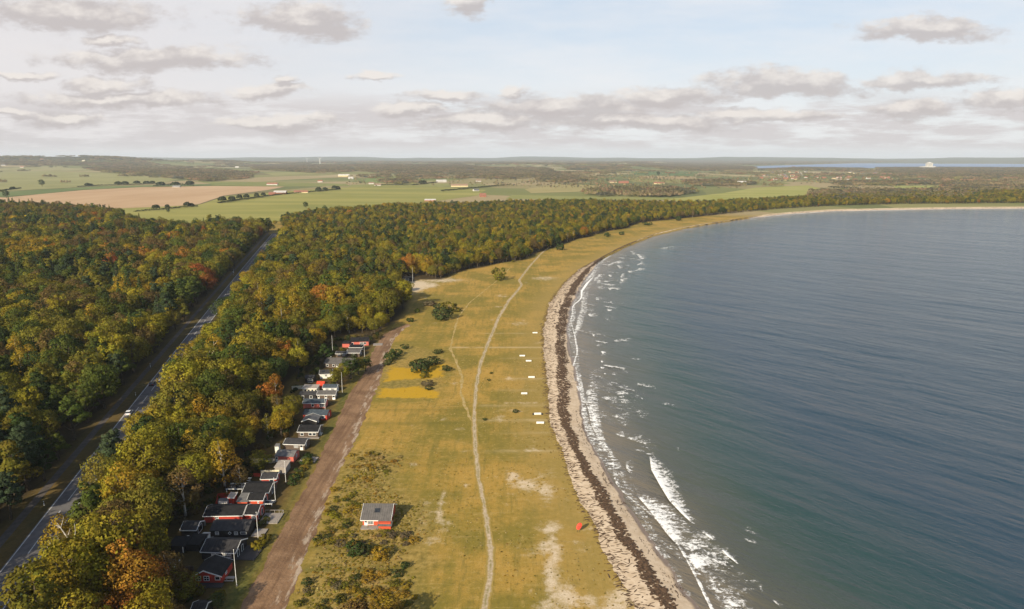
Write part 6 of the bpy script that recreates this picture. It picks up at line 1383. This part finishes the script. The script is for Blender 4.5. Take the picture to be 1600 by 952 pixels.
far_house(1386, 275, 60, 20, 6, 7, 'yellow', 'rtile', 'big yellow house with red roof right of the village', .1); far_house(580, 288, 20, 10, 4, 4, 'white', 'thatch', 'white house behind the reddish garden', 0); far_house(548, 280, 24, 12, 5, 5, 'white', 'pale', 'white house on the slope left of the green parcel', 0); far_house(500, 285, 20, 10, 4, 5, 'white', 'rtile', 'white red-roofed house among garden trees on the slope', 0); far_house(537, 276, 60, 14, 6, 6, 'yellow', 'pale', 'long cream building on the slope near the turbines', 0)
hs = []
for k in range(58):
    u = rgB.uniform(1175, 1395); v = rgB.uniform(268, 284); hs.append((u, v))
hs.sort(); cnt_ = {}
rows_n = {0: 'back', 1: 'middle', 2: 'front'}
for u, v in hs:
    row = 0 if v < 273 else (1 if v < 278.5 else 2); wl = pick(rgB, dict(white=3, brick=2, yellow=2)); rf_ = pick(rgB, dict(rtile=3, grey=2, thatch=1)); cnt_[row, wl] = cnt_.get((row, wl), 0) + 1
    far_house(u, v, rgB.uniform(14, 26), rgB.uniform(8, 11), 3.4, 4.2, wl, rf_, '%s %s house from the left in the village\'s %s rows' % (NTH[min(19, cnt_[row, wl] - 1)], {'white': 'white', 'brick': 'red-brick', 'yellow': 'yellow'}[wl], rows_n[row]), rgB.uniform(-.5, .5), 'houses of the far village')
# scattered farms
sc_ = [(34, 262, 'white'), (42, 256, 'white'), (65, 250, 'white'), (130, 252, 'yellow'), (151, 251, 'white'), (5, 259, 'white'), (560, 252, 'white'), (607, 260, 'yellow'), (850, 252, 'white'), (950, 252, 'white'), (1090, 266, 'white'), (1125, 257, 'white'), (1240, 262, 'white'), (1250, 274, 'white'), (1480, 264, 'white'), (1512, 266, 'white'), (1424, 274, 'yellow'), (395, 249, 'white'), (370, 262, 'white'), (690, 285, 'white'), (1180, 256, 'white'), (1155, 256.5, 'white'), (1340, 254, 'white')]
sc_.sort(key=lambda q: q[0])
dist_w = lambda v: 'on the skyline slopes' if v < 253 else ('on the middle distance slopes' if v < 263 else 'among the nearer far woods')
c3 = {}
for u, v, wl in sc_:
    k = (wl, dist_w(v)); c3[k] = c3.get(k, 0) + 1
    far_house(u, v, rgB.uniform(24, 44), 13, 5, 5.5, wl, pick(rgB, dict(rtile=1, pale=2, grey=1)), '%s %s farm from the left %s' % (NTH[c3[k] - 1], wl, k[1]), rgB.uniform(-.3, .3), 'scattered farms')
# tall white building by the fjord, wind turbines
x, y, z = unh(1451, 263.5); r = empty('tower_block', (x, y, z), 0, 'tall white block building rising above the woods by the fjord', 'building')
MB().box(-62, 66, 0, 50, -3, 20).build('base_block', farm_mats['white'], r); MB().box(-10, 42, 8, 42, 20.02, 54).build('upper_block', farm_mats['white'], r); MB().box(2, 24, 14, 36, 54.02, 60).build('plant_room', farm_mats['white'], r)
for k in range(5): MB().box(-6, 38, 7.6, 7.98, 23 + 6.2 * k, 25 + 6.2 * k).build('window', farm_mats['grey'], r)
def turbine(u, v, h, label):
    x, y, z = unh(u, v); r = empty('wind_turbine', (x, y, z), 0, label, 'wind turbine', 'white wind turbines')
    MB().tube([(0, 0, -1), (0, 0, h)], [3.6, 2.2], 10).build('tower', M['trim'], r); MB().box(-1.8, 1.8, -3, 6, h + .02, h + 3.6).build('nacelle', M['trim'], r)
    for k in range(3):
        a = .4 + k * 2.094; MB().tube([(0, -3.6, h + 1.8), (math.cos(a) * h * .2, -3.6, h + 1.8 + math.sin(a) * h * .2), (math.cos(a) * h * .55, -3.6, h + 1.8 + math.sin(a) * h * .55)], [.8, 1.4, .3], 6).build('blade', M['trim'], r)
turbine(480, 255, 62, 'white wind turbine on the slope, left of a pair'); turbine(500, 256, 66, 'white wind turbine on the slope, right of a pair')
